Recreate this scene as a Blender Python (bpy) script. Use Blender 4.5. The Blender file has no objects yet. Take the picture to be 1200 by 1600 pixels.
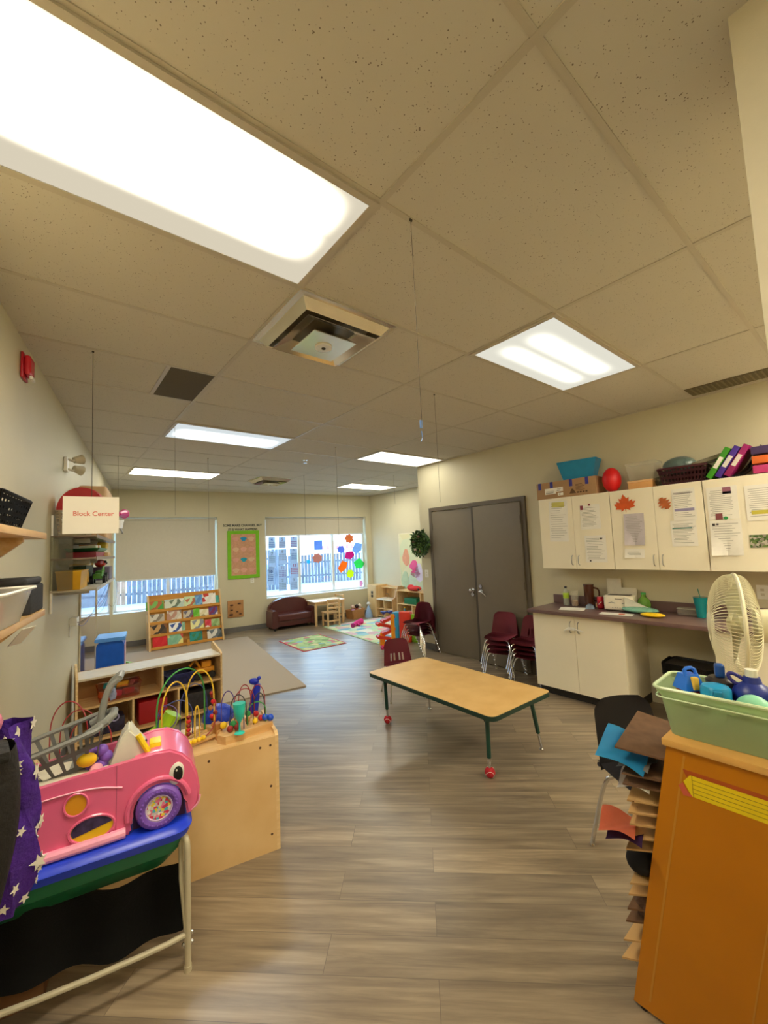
import bpy, bmesh, math, random
from math import sin, cos, pi, radians, sqrt, atan2
from mathutils import Vector, Matrix
random.seed(7)
SC = bpy.context.scene
COL = SC.collection

# ------------------------------------------------------------------ camera, world, exposure
cam_d = bpy.data.cameras.new('camera'); cam = bpy.data.objects.new('camera', cam_d); COL.objects.link(cam)
cam_d.sensor_fit = 'HORIZONTAL'; cam_d.sensor_width = 36; cam_d.lens = 36*648.78/1200
cam_d.clip_start = .02; cam_d.clip_end = 200
_r = Vector((.77560511, -.62977576, -.04265213)); _u = Vector((-.01703587, -.08843136, .99593658)); _f = Vector((.6309885, .77172689, .0793166))
cam.matrix_world = Matrix(((_r.x, _u.x, -_f.x, 0), (_r.y, _u.y, -_f.y, 0), (_r.z, _u.z, -_f.z, 1.634), (0, 0, 0, 1)))
SC.camera = cam
SC.view_settings.view_transform = 'Standard'; SC.view_settings.look = 'None'
SC.view_settings.exposure = 1.8; SC.view_settings.gamma = 1; SC.view_settings.use_curve_mapping = False
W = bpy.data.worlds.new('sky'); SC.world = W; W.use_nodes = True
bg = W.node_tree.nodes['Background']; bg.inputs[0].default_value = (.50, .76, 1, 1); bg.inputs[1].default_value = 2.2
LAMP_WARM = (1.0, .90, .69); LAMP_POWER = 8.0
SUN_STRENGTH = 0.0

# ------------------------------------------------------------------ materials
def lin(h):
    h = h.lstrip('#'); o = []
    for i in (0, 2, 4):
        c = int(h[i:i+2], 16)/255
        o.append(c/12.92 if c <= .04045 else ((c+.055)/1.055)**2.4)
    return (*o, 1)
_mc = {}
def mat(name, col, rough=.5, metal=0, var=.06, scale=14, bump=0, bscale=120, spec=.5, trans=0, alpha=1, emit=0, coat=0, sub=0):
    if name in _mc: return _mc[name]
    m = bpy.data.materials.new(name); m.use_nodes = True; nt = m.node_tree; b = nt.nodes['Principled BSDF']
    c = lin(col)
    b.inputs['Roughness'].default_value = rough; b.inputs['Metallic'].default_value = metal
    b.inputs['Specular IOR Level'].default_value = spec
    if trans: b.inputs['Transmission Weight'].default_value = trans
    if alpha < 1: b.inputs['Alpha'].default_value = alpha
    if coat: b.inputs['Coat Weight'].default_value = coat
    tc = nt.nodes.new('ShaderNodeTexCoord')
    n = nt.nodes.new('ShaderNodeTexNoise'); n.inputs['Scale'].default_value = scale; n.inputs['Detail'].default_value = 4
    nt.links.new(tc.outputs['Object'], n.inputs['Vector'])
    r = nt.nodes.new('ShaderNodeValToRGB'); e = r.color_ramp.elements
    e[0].position = .3; e[1].position = .7
    e[0].color = (*[x*(1-var) for x in c[:3]], 1); e[1].color = (*[min(1, x*(1+var)) for x in c[:3]], 1)
    nt.links.new(n.outputs[0], r.inputs[0]); nt.links.new(r.outputs[0], b.inputs['Base Color'])
    if bump:
        n2 = nt.nodes.new('ShaderNodeTexNoise'); n2.inputs['Scale'].default_value = bscale; n2.inputs['Detail'].default_value = 3
        nt.links.new(tc.outputs['Object'], n2.inputs['Vector'])
        bp = nt.nodes.new('ShaderNodeBump'); bp.inputs['Strength'].default_value = bump; bp.inputs['Distance'].default_value = .01
        nt.links.new(n2.outputs[0], bp.inputs['Height']); nt.links.new(bp.outputs[0], b.inputs['Normal'])
    _mc[name] = m; return m

def wood(name, c1, c2, rough=.4, sx=1, sy=12, sz=12, s=3.0):
    if name in _mc: return _mc[name]
    m = mat(name, c1, rough); nt = m.node_tree
    b = nt.nodes['Principled BSDF']
    tc = nt.nodes.new('ShaderNodeTexCoord'); mp = nt.nodes.new('ShaderNodeMapping'); mp.inputs['Scale'].default_value = (sx, sy, sz)
    n = nt.nodes.new('ShaderNodeTexNoise'); n.inputs['Scale'].default_value = s; n.inputs['Detail'].default_value = 6
    r = nt.nodes.new('ShaderNodeValToRGB'); r.color_ramp.elements[0].color = lin(c1); r.color_ramp.elements[1].color = lin(c2)
    r.color_ramp.elements[0].position = .35; r.color_ramp.elements[1].position = .65
    nt.links.new(tc.outputs['Object'], mp.inputs[0]); nt.links.new(mp.outputs[0], n.inputs['Vector'])
    nt.links.new(n.outputs[0], r.inputs[0]); nt.links.new(r.outputs[0], b.inputs['Base Color'])
    return m

def speckle(name, base, dots, scale=60, thr=.12, rough=.9, bump=.2, stretch=(1, 1, 1)):
    """a base colour sprinkled with small dots (ceiling tile, cork, masonite, prints)"""
    if name in _mc: return _mc[name]
    m = bpy.data.materials.new(name); m.use_nodes = True; nt = m.node_tree; b = nt.nodes['Principled BSDF']; b.inputs['Roughness'].default_value = rough
    b.inputs['Specular IOR Level'].default_value = .2
    tc = nt.nodes.new('ShaderNodeTexCoord'); mp = nt.nodes.new('ShaderNodeMapping'); mp.inputs['Scale'].default_value = stretch
    v = nt.nodes.new('ShaderNodeTexVoronoi'); v.inputs['Scale'].default_value = scale
    nz = nt.nodes.new('ShaderNodeTexNoise'); nz.inputs['Scale'].default_value = scale*.35
    nt.links.new(tc.outputs['Object'], mp.inputs[0]); nt.links.new(mp.outputs[0], v.inputs['Vector']); nt.links.new(mp.outputs[0], nz.inputs['Vector'])
    ad = nt.nodes.new('ShaderNodeMath'); ad.operation = 'MULTIPLY_ADD'; ad.inputs[1].default_value = .6; 
    nt.links.new(nz.outputs[0], ad.inputs[0]); nt.links.new(v.outputs['Distance'], ad.inputs[2])
    r = nt.nodes.new('ShaderNodeValToRGB'); e = r.color_ramp.elements
    e[0].position = thr+.24; e[0].color = lin(dots); e[1].position = thr+.30; e[1].color = lin(base)
    nt.links.new(ad.outputs[0], r.inputs[0])
    nt.links.new(r.outputs[0], b.inputs['Base Color'])
    if bump:
        bp = nt.nodes.new('ShaderNodeBump'); bp.inputs['Strength'].default_value = bump; bp.inputs['Distance'].default_value = .004
        nt.links.new(r.outputs[0], bp.inputs['Height']); nt.links.new(bp.outputs[0], b.inputs['Normal'])
    _mc[name] = m; return m

def patches(name, cols, scale=3, rough=.8, bumpy=0, randomness=1):
    """multicoloured voronoi patches for printed surfaces"""
    if name in _mc: return _mc[name]
    m = bpy.data.materials.new(name); m.use_nodes = True; nt = m.node_tree; b = nt.nodes['Principled BSDF']; b.inputs['Roughness'].default_value = rough
    tc = nt.nodes.new('ShaderNodeTexCoord')
    v = nt.nodes.new('ShaderNodeTexVoronoi'); v.inputs['Scale'].default_value = scale; v.inputs['Randomness'].default_value = randomness
    nt.links.new(tc.outputs['Object'], v.inputs['Vector'])
    sp = nt.nodes.new('ShaderNodeSeparateColor'); nt.links.new(v.outputs['Color'], sp.inputs[0])
    r = nt.nodes.new('ShaderNodeValToRGB'); r.color_ramp.interpolation = 'CONSTANT'
    while len(r.color_ramp.elements) < len(cols): r.color_ramp.elements.new(.5)
    for i, c in enumerate(cols): r.color_ramp.elements[i].position = i/len(cols); r.color_ramp.elements[i].color = lin(c)
    nt.links.new(sp.outputs[0], r.inputs[0]); nt.links.new(r.outputs[0], b.inputs['Base Color'])
    _mc[name] = m; return m

def thin_paper(name, col, t=.55):
    m = mat(name, col, .8); nt = m.node_tree
    if 'thin' in nt.nodes: return m
    b = nt.nodes['Principled BSDF']; o = [n for n in nt.nodes if n.type == 'OUTPUT_MATERIAL'][0]
    x = nt.nodes.new('ShaderNodeMixShader'); x.name = 'thin'; x.inputs[0].default_value = t; tl = nt.nodes.new('ShaderNodeBsdfTranslucent')
    src = b.inputs['Base Color'].links[0].from_socket; nt.links.new(src, tl.inputs[0])
    nt.links.new(b.outputs[0], x.inputs[1]); nt.links.new(tl.outputs[0], x.inputs[2]); nt.links.new(x.outputs[0], o.inputs[0]); return m

def glass_mat(name, tint=(.93, .97, 1, 1), gloss=.08, rough=.02):
    if name in _mc: return _mc[name]
    m = bpy.data.materials.new(name); m.use_nodes = True; nt = m.node_tree; nt.nodes.clear()
    o = nt.nodes.new('ShaderNodeOutputMaterial'); t = nt.nodes.new('ShaderNodeBsdfTransparent'); g = nt.nodes.new('ShaderNodeBsdfGlossy'); x = nt.nodes.new('ShaderNodeMixShader')
    t.inputs[0].default_value = tint; g.inputs['Roughness'].default_value = rough; x.inputs[0].default_value = gloss
    nt.links.new(t.outputs[0], x.inputs[1]); nt.links.new(g.outputs[0], x.inputs[2]); nt.links.new(x.outputs[0], o.inputs[0])
    _mc[name] = m; return m

# ------------------------------------------------------------------ mesh builder
class G:
    def __init__(s): s.bm = bmesh.new(); s.mi = 0; s.M = Matrix.Identity(4)
    def _fin(s, f0):
        s.bm.faces.ensure_lookup_table()
        for f in list(s.bm.faces)[f0:]: f.material_index = s.mi
        return s
    def V(s, p): return s.bm.verts.new(s.M @ Vector(p))
    def poly(s, pts):
        n = len(s.bm.faces); s.bm.faces.new([s.V(p) for p in pts]); return s._fin(n)
    def box(s, x0, x1, y0, y1, z0, z1, bev=0, seg=2):
        n = len(s.bm.faces)
        v = [s.V((x, y, z)) for x in (x0, x1) for y in (y0, y1) for z in (z0, z1)]
        fs = [s.bm.faces.new([v[i] for i in q]) for q in ((0, 1, 3, 2), (4, 6, 7, 5), (0, 4, 5, 1), (2, 3, 7, 6), (0, 2, 6, 4), (1, 5, 7, 3))]
        if bev:
            es = list({e for f in fs for e in f.edges})
            bmesh.ops.bevel(s.bm, geom=es, offset=bev, segments=seg, affect='EDGES', profile=.6)
        return s._fin(n)
    def hexa(s, b, t):
        """bottom quad b (4 pts ccw) and top quad t"""
        n = len(s.bm.faces); B = [s.V(p) for p in b]; T = [s.V(p) for p in t]; k = len(B)
        s.bm.faces.new(B[::-1]); s.bm.faces.new(T)
        for i in range(k): s.bm.faces.new((B[i], B[(i+1) % k], T[(i+1) % k], T[i]))
        return s._fin(n)
    def prism(s, pts, a, b, ax='z'):
        f = {'z': lambda p, h: (p[0], p[1], h), 'y': lambda p, h: (p[0], h, p[1]), 'x': lambda p, h: (h, p[0], p[1])}[ax]
        return s.hexa([f(p, a) for p in pts], [f(p, b) for p in pts])
    def cyl(s, p0, p1, r0, r1=None, n=16, cap=True):
        k = len(s.bm.faces); p0 = Vector(p0); p1 = Vector(p1); r1 = r0 if r1 is None else r1
        d = (p1-p0).normalized(); a = d.orthogonal().normalized(); b = d.cross(a)
        A = [s.V(p0+(a*cos(2*pi*i/n)+b*sin(2*pi*i/n))*r0) for i in range(n)]
        B = [s.V(p1+(a*cos(2*pi*i/n)+b*sin(2*pi*i/n))*r1) for i in range(n)]
        for i in range(n): s.bm.faces.new((A[i], A[(i+1) % n], B[(i+1) % n], B[i]))
        if cap: s.bm.faces.new(A[::-1]); s.bm.faces.new(B)
        return s._fin(k)
    def tube(s, pts, r, n=8, closed=False, smooth=0):
        k = len(s.bm.faces); P = [Vector(p) for p in pts]
        for _ in range(smooth):
            Q = []
            m = len(P)
            if closed:
                for i in range(m): Q += [P[i]*.75+P[(i+1) % m]*.25, P[i]*.25+P[(i+1) % m]*.75]
            else:
                Q = [P[0]]
                for i in range(m-1): Q += [P[i]*.75+P[i+1]*.25, P[i]*.25+P[i+1]*.75]
                Q.append(P[-1])
            P = Q
        m = len(P); rings = []; a = None
        for i in range(m):
            if closed: d = P[(i+1) % m]-P[i-1]
            else: d = P[min(i+1, m-1)]-P[max(i-1, 0)]
            d.normalize()
            if a is None: a = d.orthogonal().normalized()
            else:
                a = a-d*a.dot(d)
                a = a.normalized() if a.length > 1e-6 else d.orthogonal().normalized()
            b = d.cross(a)
            rr = r(i/(m-1)) if callable(r) else r
            rings.append([s.V(P[i]+(a*cos(2*pi*j/n)+b*sin(2*pi*j/n))*rr) for j in range(n)])
        for i in range(m if closed else m-1):
            A = rings[i]; B = rings[(i+1) % m]
            for j in range(n): s.bm.faces.new((A[j], A[(j+1) % n], B[(j+1) % n], B[j]))
        if not closed: s.bm.faces.new(rings[0][::-1]); s.bm.faces.new(rings[-1])
        return s._fin(k)
    def lathe(s, prof, c=(0, 0, 0), n=24, cap=True, sx=1, sy=1):
        k = len(s.bm.faces); c = Vector(c); R = []
        for r, z in prof: R.append([s.V(c+Vector((r*sx*cos(2*pi*i/n), r*sy*sin(2*pi*i/n), z))) for i in range(n)])
        for A, B in zip(R, R[1:]):
            for i in range(n): s.bm.faces.new((A[i], A[(i+1) % n], B[(i+1) % n], B[i]))
        if cap:
            s.bm.faces.new(R[0][::-1]); s.bm.faces.new(R[-1])
        return s._fin(k)
    def ball(s, c, r, n=14, m=8):
        if not hasattr(r, '__len__'): r = (r, r, r)
        k = len(s.bm.faces); c = Vector(c); R = []
        for j in range(1, m):
            t = pi*j/m; R.append([s.V(c+Vector((r[0]*sin(t)*cos(2*pi*i/n), r[1]*sin(t)*sin(2*pi*i/n), -r[2]*cos(t)))) for i in range(n)])
        b = s.V(c-Vector((0, 0, r[2]))); t = s.V(c+Vector((0, 0, r[2])))
        for i in range(n):
            s.bm.faces.new((b, R[0][(i+1) % n], R[0][i])); s.bm.faces.new((t, R[-1][i], R[-1][(i+1) % n]))
            for A, B in zip(R, R[1:]): s.bm.faces.new((A[i], A[(i+1) % n], B[(i+1) % n], B[i]))
        return s._fin(k)
    def sheet(s, fn, nu, nv, th=0, skip=None):
        k = len(s.bm.faces)
        g = [[s.V(fn(i/nu, j/nv)) for j in range(nv+1)] for i in range(nu+1)]; fs = []
        for i in range(nu):
            for j in range(nv):
                if skip and skip(i, j): continue
                fs.append(s.bm.faces.new((g[i][j], g[i+1][j], g[i+1][j+1], g[i][j+1])))
        if th: bmesh.ops.solidify(s.bm, geom=fs, thickness=th)
        for v in [v for row in g for v in row]:
            if v.is_valid and not v.link_faces: s.bm.verts.remove(v)
        return s._fin(k)
    def torus(s, c, R, r, ax='z', n=28, m=8):
        f = {'z': lambda a: (cos(a), sin(a), 0), 'y': lambda a: (cos(a), 0, sin(a)), 'x': lambda a: (0, cos(a), sin(a))}[ax]
        c = Vector(c); return s.tube([c+Vector(f(2*pi*i/n))*R for i in range(n)], r, m, closed=True)
    def build(s, name, mats, parent=None, smooth=True, ang=35, loc=None, rotz=None):
        bmesh.ops.recalc_face_normals(s.bm, faces=s.bm.faces)
        me = bpy.data.meshes.new(name); s.bm.to_mesh(me); s.bm.free()
        if not isinstance(mats, (list, tuple)): mats = [mats]
        for m in mats: me.materials.append(m)
        if smooth:
            me.polygons.foreach_set('use_smooth', [True]*len(me.polygons)); me.set_sharp_from_angle(angle=radians(ang))
        o = bpy.data.objects.new(name, me); COL.objects.link(o)
        if parent is not None: o.parent = parent
        if loc is not None: o.location = loc
        if rotz is not None: o.rotation_euler.z = rotz
        return o

def thing(name, label, cat, loc=(0, 0, 0), rotz=0, group=None):
    o = bpy.data.objects.new(name, None); COL.objects.link(o); o.location = loc; o.rotation_euler = (0, 0, rotz)
    o.empty_display_size = .1
    o['label'] = label; o['category'] = cat
    if group: o['group'] = group
    return o
def tag(o, label, cat, group=None, kind=None):
    o['label'] = label; o['category'] = cat
    if group: o['group'] = group
    if kind: o['kind'] = kind
    return o
def struct(o): o['kind'] = 'structure'; return o
def dup(root, loc, rotz, label):
    r = root.copy(); COL.objects.link(r); r.location = loc; r.rotation_euler = (0, 0, rotz); r['label'] = label
    for ch in list(root.children):
        c = ch.copy(); COL.objects.link(c); c.parent = r
        for g in ch.children:
            d = g.copy(); COL.objects.link(d); d.parent = c
    return r
def text(name, s, size, m, parent, mtx, extrude=.0008, align='CENTER', bold=0):
    c = bpy.data.curves.new(name, 'FONT'); c.body = s; c.size = size; c.extrude = extrude; c.align_x = align; c.align_y = 'CENTER'; c.offset = bold
    o = bpy.data.objects.new(name, c); COL.objects.link(o)
    me = bpy.data.meshes.new_from_object(o.evaluated_get(bpy.context.evaluated_depsgraph_get()))
    bpy.data.objects.remove(o); me.name = name; me.materials.clear(); me.materials.append(m)
    me.transform(mtx)
    o = bpy.data.objects.new(name, me); COL.objects.link(o)
    if parent is not None: o.parent = parent
    return o
def rx(a): return Matrix.Rotation(a, 4, 'X')
def rz(a): return Matrix.Rotation(a, 4, 'Z')
def tr(x, y, z): return Matrix.Translation((x, y, z))
def rrect(x0, x1, y0, y1, r, n=5):
    o = []
    for cx, cy, a in ((x1-r, y1-r, 0), (x0+r, y1-r, 90), (x0+r, y0+r, 180), (x1-r, y0+r, 270)):
        for i in range(n+1):
            t = radians(a+90*i/n); o.append((cx+r*cos(t), cy+r*sin(t)))
    return o

# ------------------------------------------------------------------ room frame
H = 2.861
LA = Vector((-.186, 2.569, 0)); dL = Vector((.17149, .98519, 0)); nL = Vector((.98519, -.17149, 0))
AL = atan2(dL.y, dL.x)                      # local x along the left wall, local -y into the room
def WL(s, t, z=0): p = LA+dL*s+nL*t; return (p.x, p.y, z)
C1 = Vector((.915, 8.931, 0)); eF = Vector((.98937, -.14544, 0)); nF = Vector((.14544, .98937, 0)); AF = atan2(eF.y, eF.x)
def FWp(x, d, z=0):                         # point on far wall above world x, d metres in front of it
    u = (x-C1.x)/eF.x; p = C1+eF*u-nF*d; return (p.x, p.y, z)
XK = 4.63
m_wall = mat('wall_paint', '#cfc7a9', .55, var=.02, scale=3, bump=.05, bscale=250)
m_white = mat('white_laminate', '#f2ead2', .35, var=.015, scale=4)
m_base = mat('grey_vinyl_base', '#6c6a66', .5)
m_frame = mat('white_window_frame', '#e6ecf0', .4, var=.02)
m_chrome = mat('chrome', '#d8d8d8', .18, 1, var=.02)
m_steel = mat('brushed_steel', '#b9b7b0', .35, 1)
m_maple = wood('maple_veneer', '#e3c089', '#d6ae74', .38, 1, 9, 1, 3)
m_maple_v = wood('maple_veneer_upright', '#e3c089', '#d8b179', .38, 9, 9, 1, 3)
m_ply = wood('plywood_edge', '#eacb98', '#dcb880', .45, 4, 4, 14, 4)
m_black = mat('black_plastic', '#121112', .45)
m_paper = mat('white_paper', '#efece2', .8, var=.015)
m_ink = mat('grey_ink', '#77756f', .8)
m_red = mat('red_plastic', '#d0202a', .35)
m_blue = mat('blue_plastic', '#1a4fd0', .35)
m_yellow = mat('yellow_plastic', '#f0c61e', .35)
m_green = mat('green_plastic', '#2f9a4c', .4)
m_teal = mat('teal_plastic', '#1fa89a', .4)
m_pink = mat('pink_plastic', '#ea6a94', .3, var=.02, coat=.3)
m_orange = mat('orange_plastic', '#f08a1c', .35)
m_purple = mat('purple_plastic', '#7b52b8', .4)
m_greyp = mat('grey_plastic', '#8f918e', .4)
m_whitep = mat('white_plastic', '#e8e6dc', .4)

# floor planks
def floor_mat():
    m = bpy.data.materials.new('vinyl_plank'); m.use_nodes = True; nt = m.node_tree; b = nt.nodes['Principled BSDF']
    N = nt.nodes.new; Lk = nt.links.new
    tc = N('ShaderNodeTexCoord'); mp = N('ShaderNodeMapping'); mp.inputs['Rotation'].default_value = (0, 0, radians(43.7))
    Lk(tc.outputs['Object'], mp.inputs[0])
    br = N('ShaderNodeTexBrick'); br.offset = .37; br.inputs['Scale'].default_value = 1; br.inputs['Brick Width'].default_value = 1.2; br.inputs['Row Height'].default_value = .17
    br.inputs['Mortar Size'].default_value = .0012; br.inputs['Color1'].default_value = (0, 0, 0, 1); br.inputs['Color2'].default_value = (1, 1, 1, 1); br.inputs['Mortar'].default_value = (0, 0, 0, 1); br.inputs['Bias'].default_value = 0
    Lk(mp.outputs[0], br.inputs['Vector'])
    # stretch noise along the planks, shifted per plank
    mp2 = N('ShaderNodeMapping'); mp2.inputs['Scale'].default_value = (1.0, 14, 1)
    ad = N('ShaderNodeVectorMath'); ad.operation = 'ADD'; sc = N('ShaderNodeVectorMath'); sc.operation = 'SCALE'; sc.inputs['Scale'].default_value = 7
    Lk(br.outputs['Color'], sc.inputs[0]); Lk(mp.outputs[0], ad.inputs[0]); Lk(sc.outputs[0], ad.inputs[1]); Lk(ad.outputs[0], mp2.inputs[0])
    n1 = N('ShaderNodeTexNoise'); n1.inputs['Scale'].default_value = 1.6; n1.inputs['Detail'].default_value = 7; n1.inputs['Roughness'].default_value = .62; n1.inputs['Distortion'].default_value = .4
    Lk(mp2.outputs[0], n1.inputs['Vector'])
    r1 = N('ShaderNodeValToRGB'); e = r1.color_ramp.elements
    e[0].position = .28; e[0].color = lin('#6f6252'); e[1].position = .74; e[1].color = lin('#b3a186')
    e2 = r1.color_ramp.elements.new(.5); e2.color = lin('#91816b')
    Lk(n1.outputs[0], r1.inputs[0])
    mx = N('ShaderNodeMix'); mx.data_type = 'RGBA'; mx.blend_type = 'MULTIPLY'; mx.inputs[0].default_value = 1
    r2 = N('ShaderNodeValToRGB'); r2.color_ramp.elements[0].color = (.80, .80, .81, 1); r2.color_ramp.elements[1].color = (1.08, 1.06, 1.03, 1)
    Lk(br.outputs['Color'], r2.inputs[0]); Lk(r1.outputs[0], mx.inputs[6]); Lk(r2.outputs[0], mx.inputs[7])
    mx2 = N('ShaderNodeMix'); mx2.data_type = 'RGBA'; mx2.inputs[7].default_value = lin('#6a5d4e')
    Lk(br.outputs['Fac'], mx2.inputs[0]); Lk(mx.outputs[2], mx2.inputs[6])
    Lk(mx2.outputs[2], b.inputs['Base Color'])
    b.inputs['Roughness'].default_value = .33; b.inputs['Specular IOR Level'].default_value = .75
    bp = N('ShaderNodeBump'); bp.inputs['Strength'].default_value = .12; bp.inputs['Distance'].default_value = .003
    Lk(n1.outputs[0], bp.inputs['Height']); Lk(bp.outputs[0], b.inputs['Normal'])
    return m
m_floor = floor_mat()

# ------------------------------------------------------------------ shell
g = G(); g.box(-2.2, 7.2, -1.9, 9.3, -.08, 0); struct(g.build('floor', m_floor, smooth=False))
m_tile = speckle('ceiling_tile', '#d0cabb', '#83786a', 100, .15, .9, .3)
m_rail = mat('ceiling_rail', '#c2baa8', .45, var=.02)
g = G(); g.box(-2.2, 7.2, -1.9, 9.3, H, H+.08); ceil = struct(g.build('ceiling', m_tile, smooth=False))
Lx = lambda i: -.308+1.22*i
Ty = lambda j: .447+.61*j
g = G()
for i in range(-1, 6): g.box(Lx(i)-.012, Lx(i)+.012, -1.9, 9.2, H-.004, H+.002)
for j in range(-3, 15): g.box(-2, 7, Ty(j)-.011, Ty(j)+.011, H-.0036, H+.002)
for i, j in ((.75, 4), (1.5, 2), (2.5, 10)): g.box(Lx(i)-.012, Lx(i)+.012, Ty(j), Ty(j+1), H-.0038, H+.002)
struct(g.build('ceiling_grid', m_rail, ceil, smooth=False))

def slab(a, b, th, z0, z1, name, m, parent=None, side=1):
    """wall slab from plan point a to b, thickness th on the left of a->b (side=1)"""
    a = Vector(a[:2]); b = Vector(b[:2]); d = (b-a).normalized(); n = Vector((-d.y, d.x))*th*side
    g = G(); g.prism([(a.x, a.y), (b.x, b.y), (b.x+n.x, b.y+n.y), (a.x+n.x, a.y+n.y)], z0, z1)
    return g.build(name, m, parent, smooth=False)
P0 = LA+dL*-4.2
struct(slab(P0, C1, .12, 0, H, 'wall_left', m_wall))
# far wall with two openings (local u along the wall, y outward)
U = lambda x: (x-C1.x)/eF.x
g = G(); u1a, u1b, u2a, u2b = .04, U(2.70), U(3.66), U(6.085); zs, zt = .60, 2.345
for a, b, z0, z1 in ((-.1, u1a, 0, H), (u1b, u2a, 0, H), (u2b, 5.8, 0, H), (u1a, u1b, 0, zs), (u2a, u2b, 0, zs), (u1a, u1b, zt, H), (u2a, u2b, zt, H)):
    g.box(a, b, 0, .22, z0, z1)
bmesh.ops.remove_doubles(g.bm, verts=g.bm.verts, dist=.0005)
struct(g.build('wall_far', m_wall, smooth=False, loc=C1, rotz=AF))
CR = Vector((6.225, 8.15, 0)); CR2 = Vector((6.32, 4.89, 0))
struct(slab(CR, CR2, .12, 0, H, 'wall_alcove', m_wall))
g = G(); g.box(XK, XK+.14, -1.7, 4.77, 0, H); g.box(XK+.14, 6.4, 4.65, 4.77, 0, H); struct(g.build('wall_right', m_wall, smooth=False))
g = G(); g.box(-1.4, XK, -1.82, -1.7, 0, H); struct(g.build('wall_back', m_wall, smooth=False))
g = G(); g.box(1.25, 1.52, -1.7, .145, 0, H); struct(g.build('wall_pier', mat('pale_pier_paint', '#ded5bd', .6, var=.02, bump=.05, bscale=200), smooth=False))
# baseboards
def baseb(a, b, nm, side=-1):
    return struct(slab(a, b, .006, .0, .10, nm, m_base, side=side))
baseb(P0, C1, 'baseboard_left'); baseb(C1, CR, 'baseboard_far'); baseb(CR, CR2, 'baseboard_alcove')
baseb((XK, 4.77), (XK, 4.50), 'baseboard_right'); baseb((XK, 2.86), (XK, 2.60), 'baseboard_kitchen')

# windows
m_glass = glass_mat('window_glass')
m_blind = mat('roller_blind_fabric', '#cfc8b6', .9, var=.02, scale=30)
def window(n, ua, ub, mulls, blind_z):
    g = G(); y0, y1 = .15, .20
    g.box(ua, ub, y0, y1, zs, zs+.045); g.box(ua, ub, y0, y1, zt-.05, zt); g.box(ua, ua+.045, y0, y1, zs, zt); g.box(ub-.045, ub, y0, y1, zs, zt)
    for m in mulls: g.box(m-.028, m+.028, y0-.005, y1, zs, zt)
    w = g.build('window_%d' % n, m_frame, smooth=False, loc=C1, rotz=AF); struct(w)
    g = G(); g.box(ua+.02, ub-.02, .172, .178, zs+.02, zt-.02); p = g.build('pane', m_glass, w, smooth=False)
    g = G(); g.box(ua, ub, .0, .15, zs-.0, zs+.012); g.build('window_sill', m_frame, w, smooth=False)
    b = thing('roller_blind', ['', 'wide cream roller blind lowered most of the way over the left window', 'short cream roller blind drawn a little way down the window above the couch'][n], 'blind', C1, AF)
    g = G(); g.box(ua+.03, ub-.03, .088, .091, blind_z, zt-.04); g.build('blind_fabric', m_blind, b, smooth=False)
    g = G(); g.cyl((ua+.02, .09, zt-.035), (ub-.02, .09, zt-.035), .025); g.build('blind_roller', m_blind, b)
    g = G(); g.box(ua+.03, ub-.03, .082, .097, blind_z-.02, blind_z+.004, .003); g.build('bottom_rail', m_frame, b)
window(1, u1a, u1b, [u1a+(u1b-u1a)*.5], 1.19)
window(2, u2a, u2b, [U(4.44), U(5.26)], 1.95)

# outdoors
m_pave = mat('pale_pavement', '#aeb3ba', .8, var=.06, scale=1.5)
g = G(); g.box(-14, 40, 9.3, 45, -.1, -.02); struct(g.build('ground_outside', m_pave, smooth=False))
m_fence = wood('weathered_fence', '#6f737e', '#50535c', .8, 5, 5, 1, 2)
m_fence2 = wood('tan_fence', '#a5836c', '#876852', .8, 5, 5, 1, 2)
def fence(a, b, h, name, lab, m2):
    a = Vector(a); b = Vector(b); L = (b-a).length; g = G(); x = 0
    while x < L:
        g.mi = 1 if m2(x/L) else 0
        g.box(x, x+.13, 0, .025, 0, h+random.uniform(-.03, .03)); x += .155
    g.mi = 0; g.box(0, L, .025, .07, .3, .38); g.box(0, L, .025, .07, h-.4, h-.32)
    tag(g.build(name, [m_fence, m_fence2], smooth=False, loc=(a.x, a.y, -.02), rotz=atan2((b-a).y, (b-a).x)), lab, 'fence')
fence((-4, 17.2), (7.6, 16.4), 1.65, 'board_fence', 'tall board fence outside below the lowered blind, tan at one end', lambda t: t < .53)
fence((8.4, 18.6), (16.2, 15.2), 1.35, 'picket_fence', 'grey picket fence outside the window above the couch', lambda t: t > .86)
g = G(); g.box(7.4, 24, 22, 22.4, 1.3, 2.0); g.box(8, 8.3, 22.1, 22.3, -.02, 1.3); g.box(15, 15.3, 22.1, 22.3, -.02, 1.3); g.box(23, 23.3, 22.1, 22.3, -.02, 1.3); g.mi = 1
for i in range(9): g.box(12.6+i*.36, 12.78+i*.36, 21.98, 22.0, 1.52, 1.74)
tag(g.build('outdoor_banner', [mat('white_banner', '#f4f4f4', .7), mat('banner_red', '#e0808c', .7)], smooth=False), 'long white band with red marks seen outside above the picket fence', 'banner')
g = G()
for i in range(5): g.box(17+i*.2, 21, 15.0+i*.5, 15.4+i*.5, 0, .25+.22*i)
tag(g.build('outdoor_steps', mat('pale_concrete', '#b4bcc8', .8), smooth=False), 'pale low stepped concrete outside the right window pane', 'steps')

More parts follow.
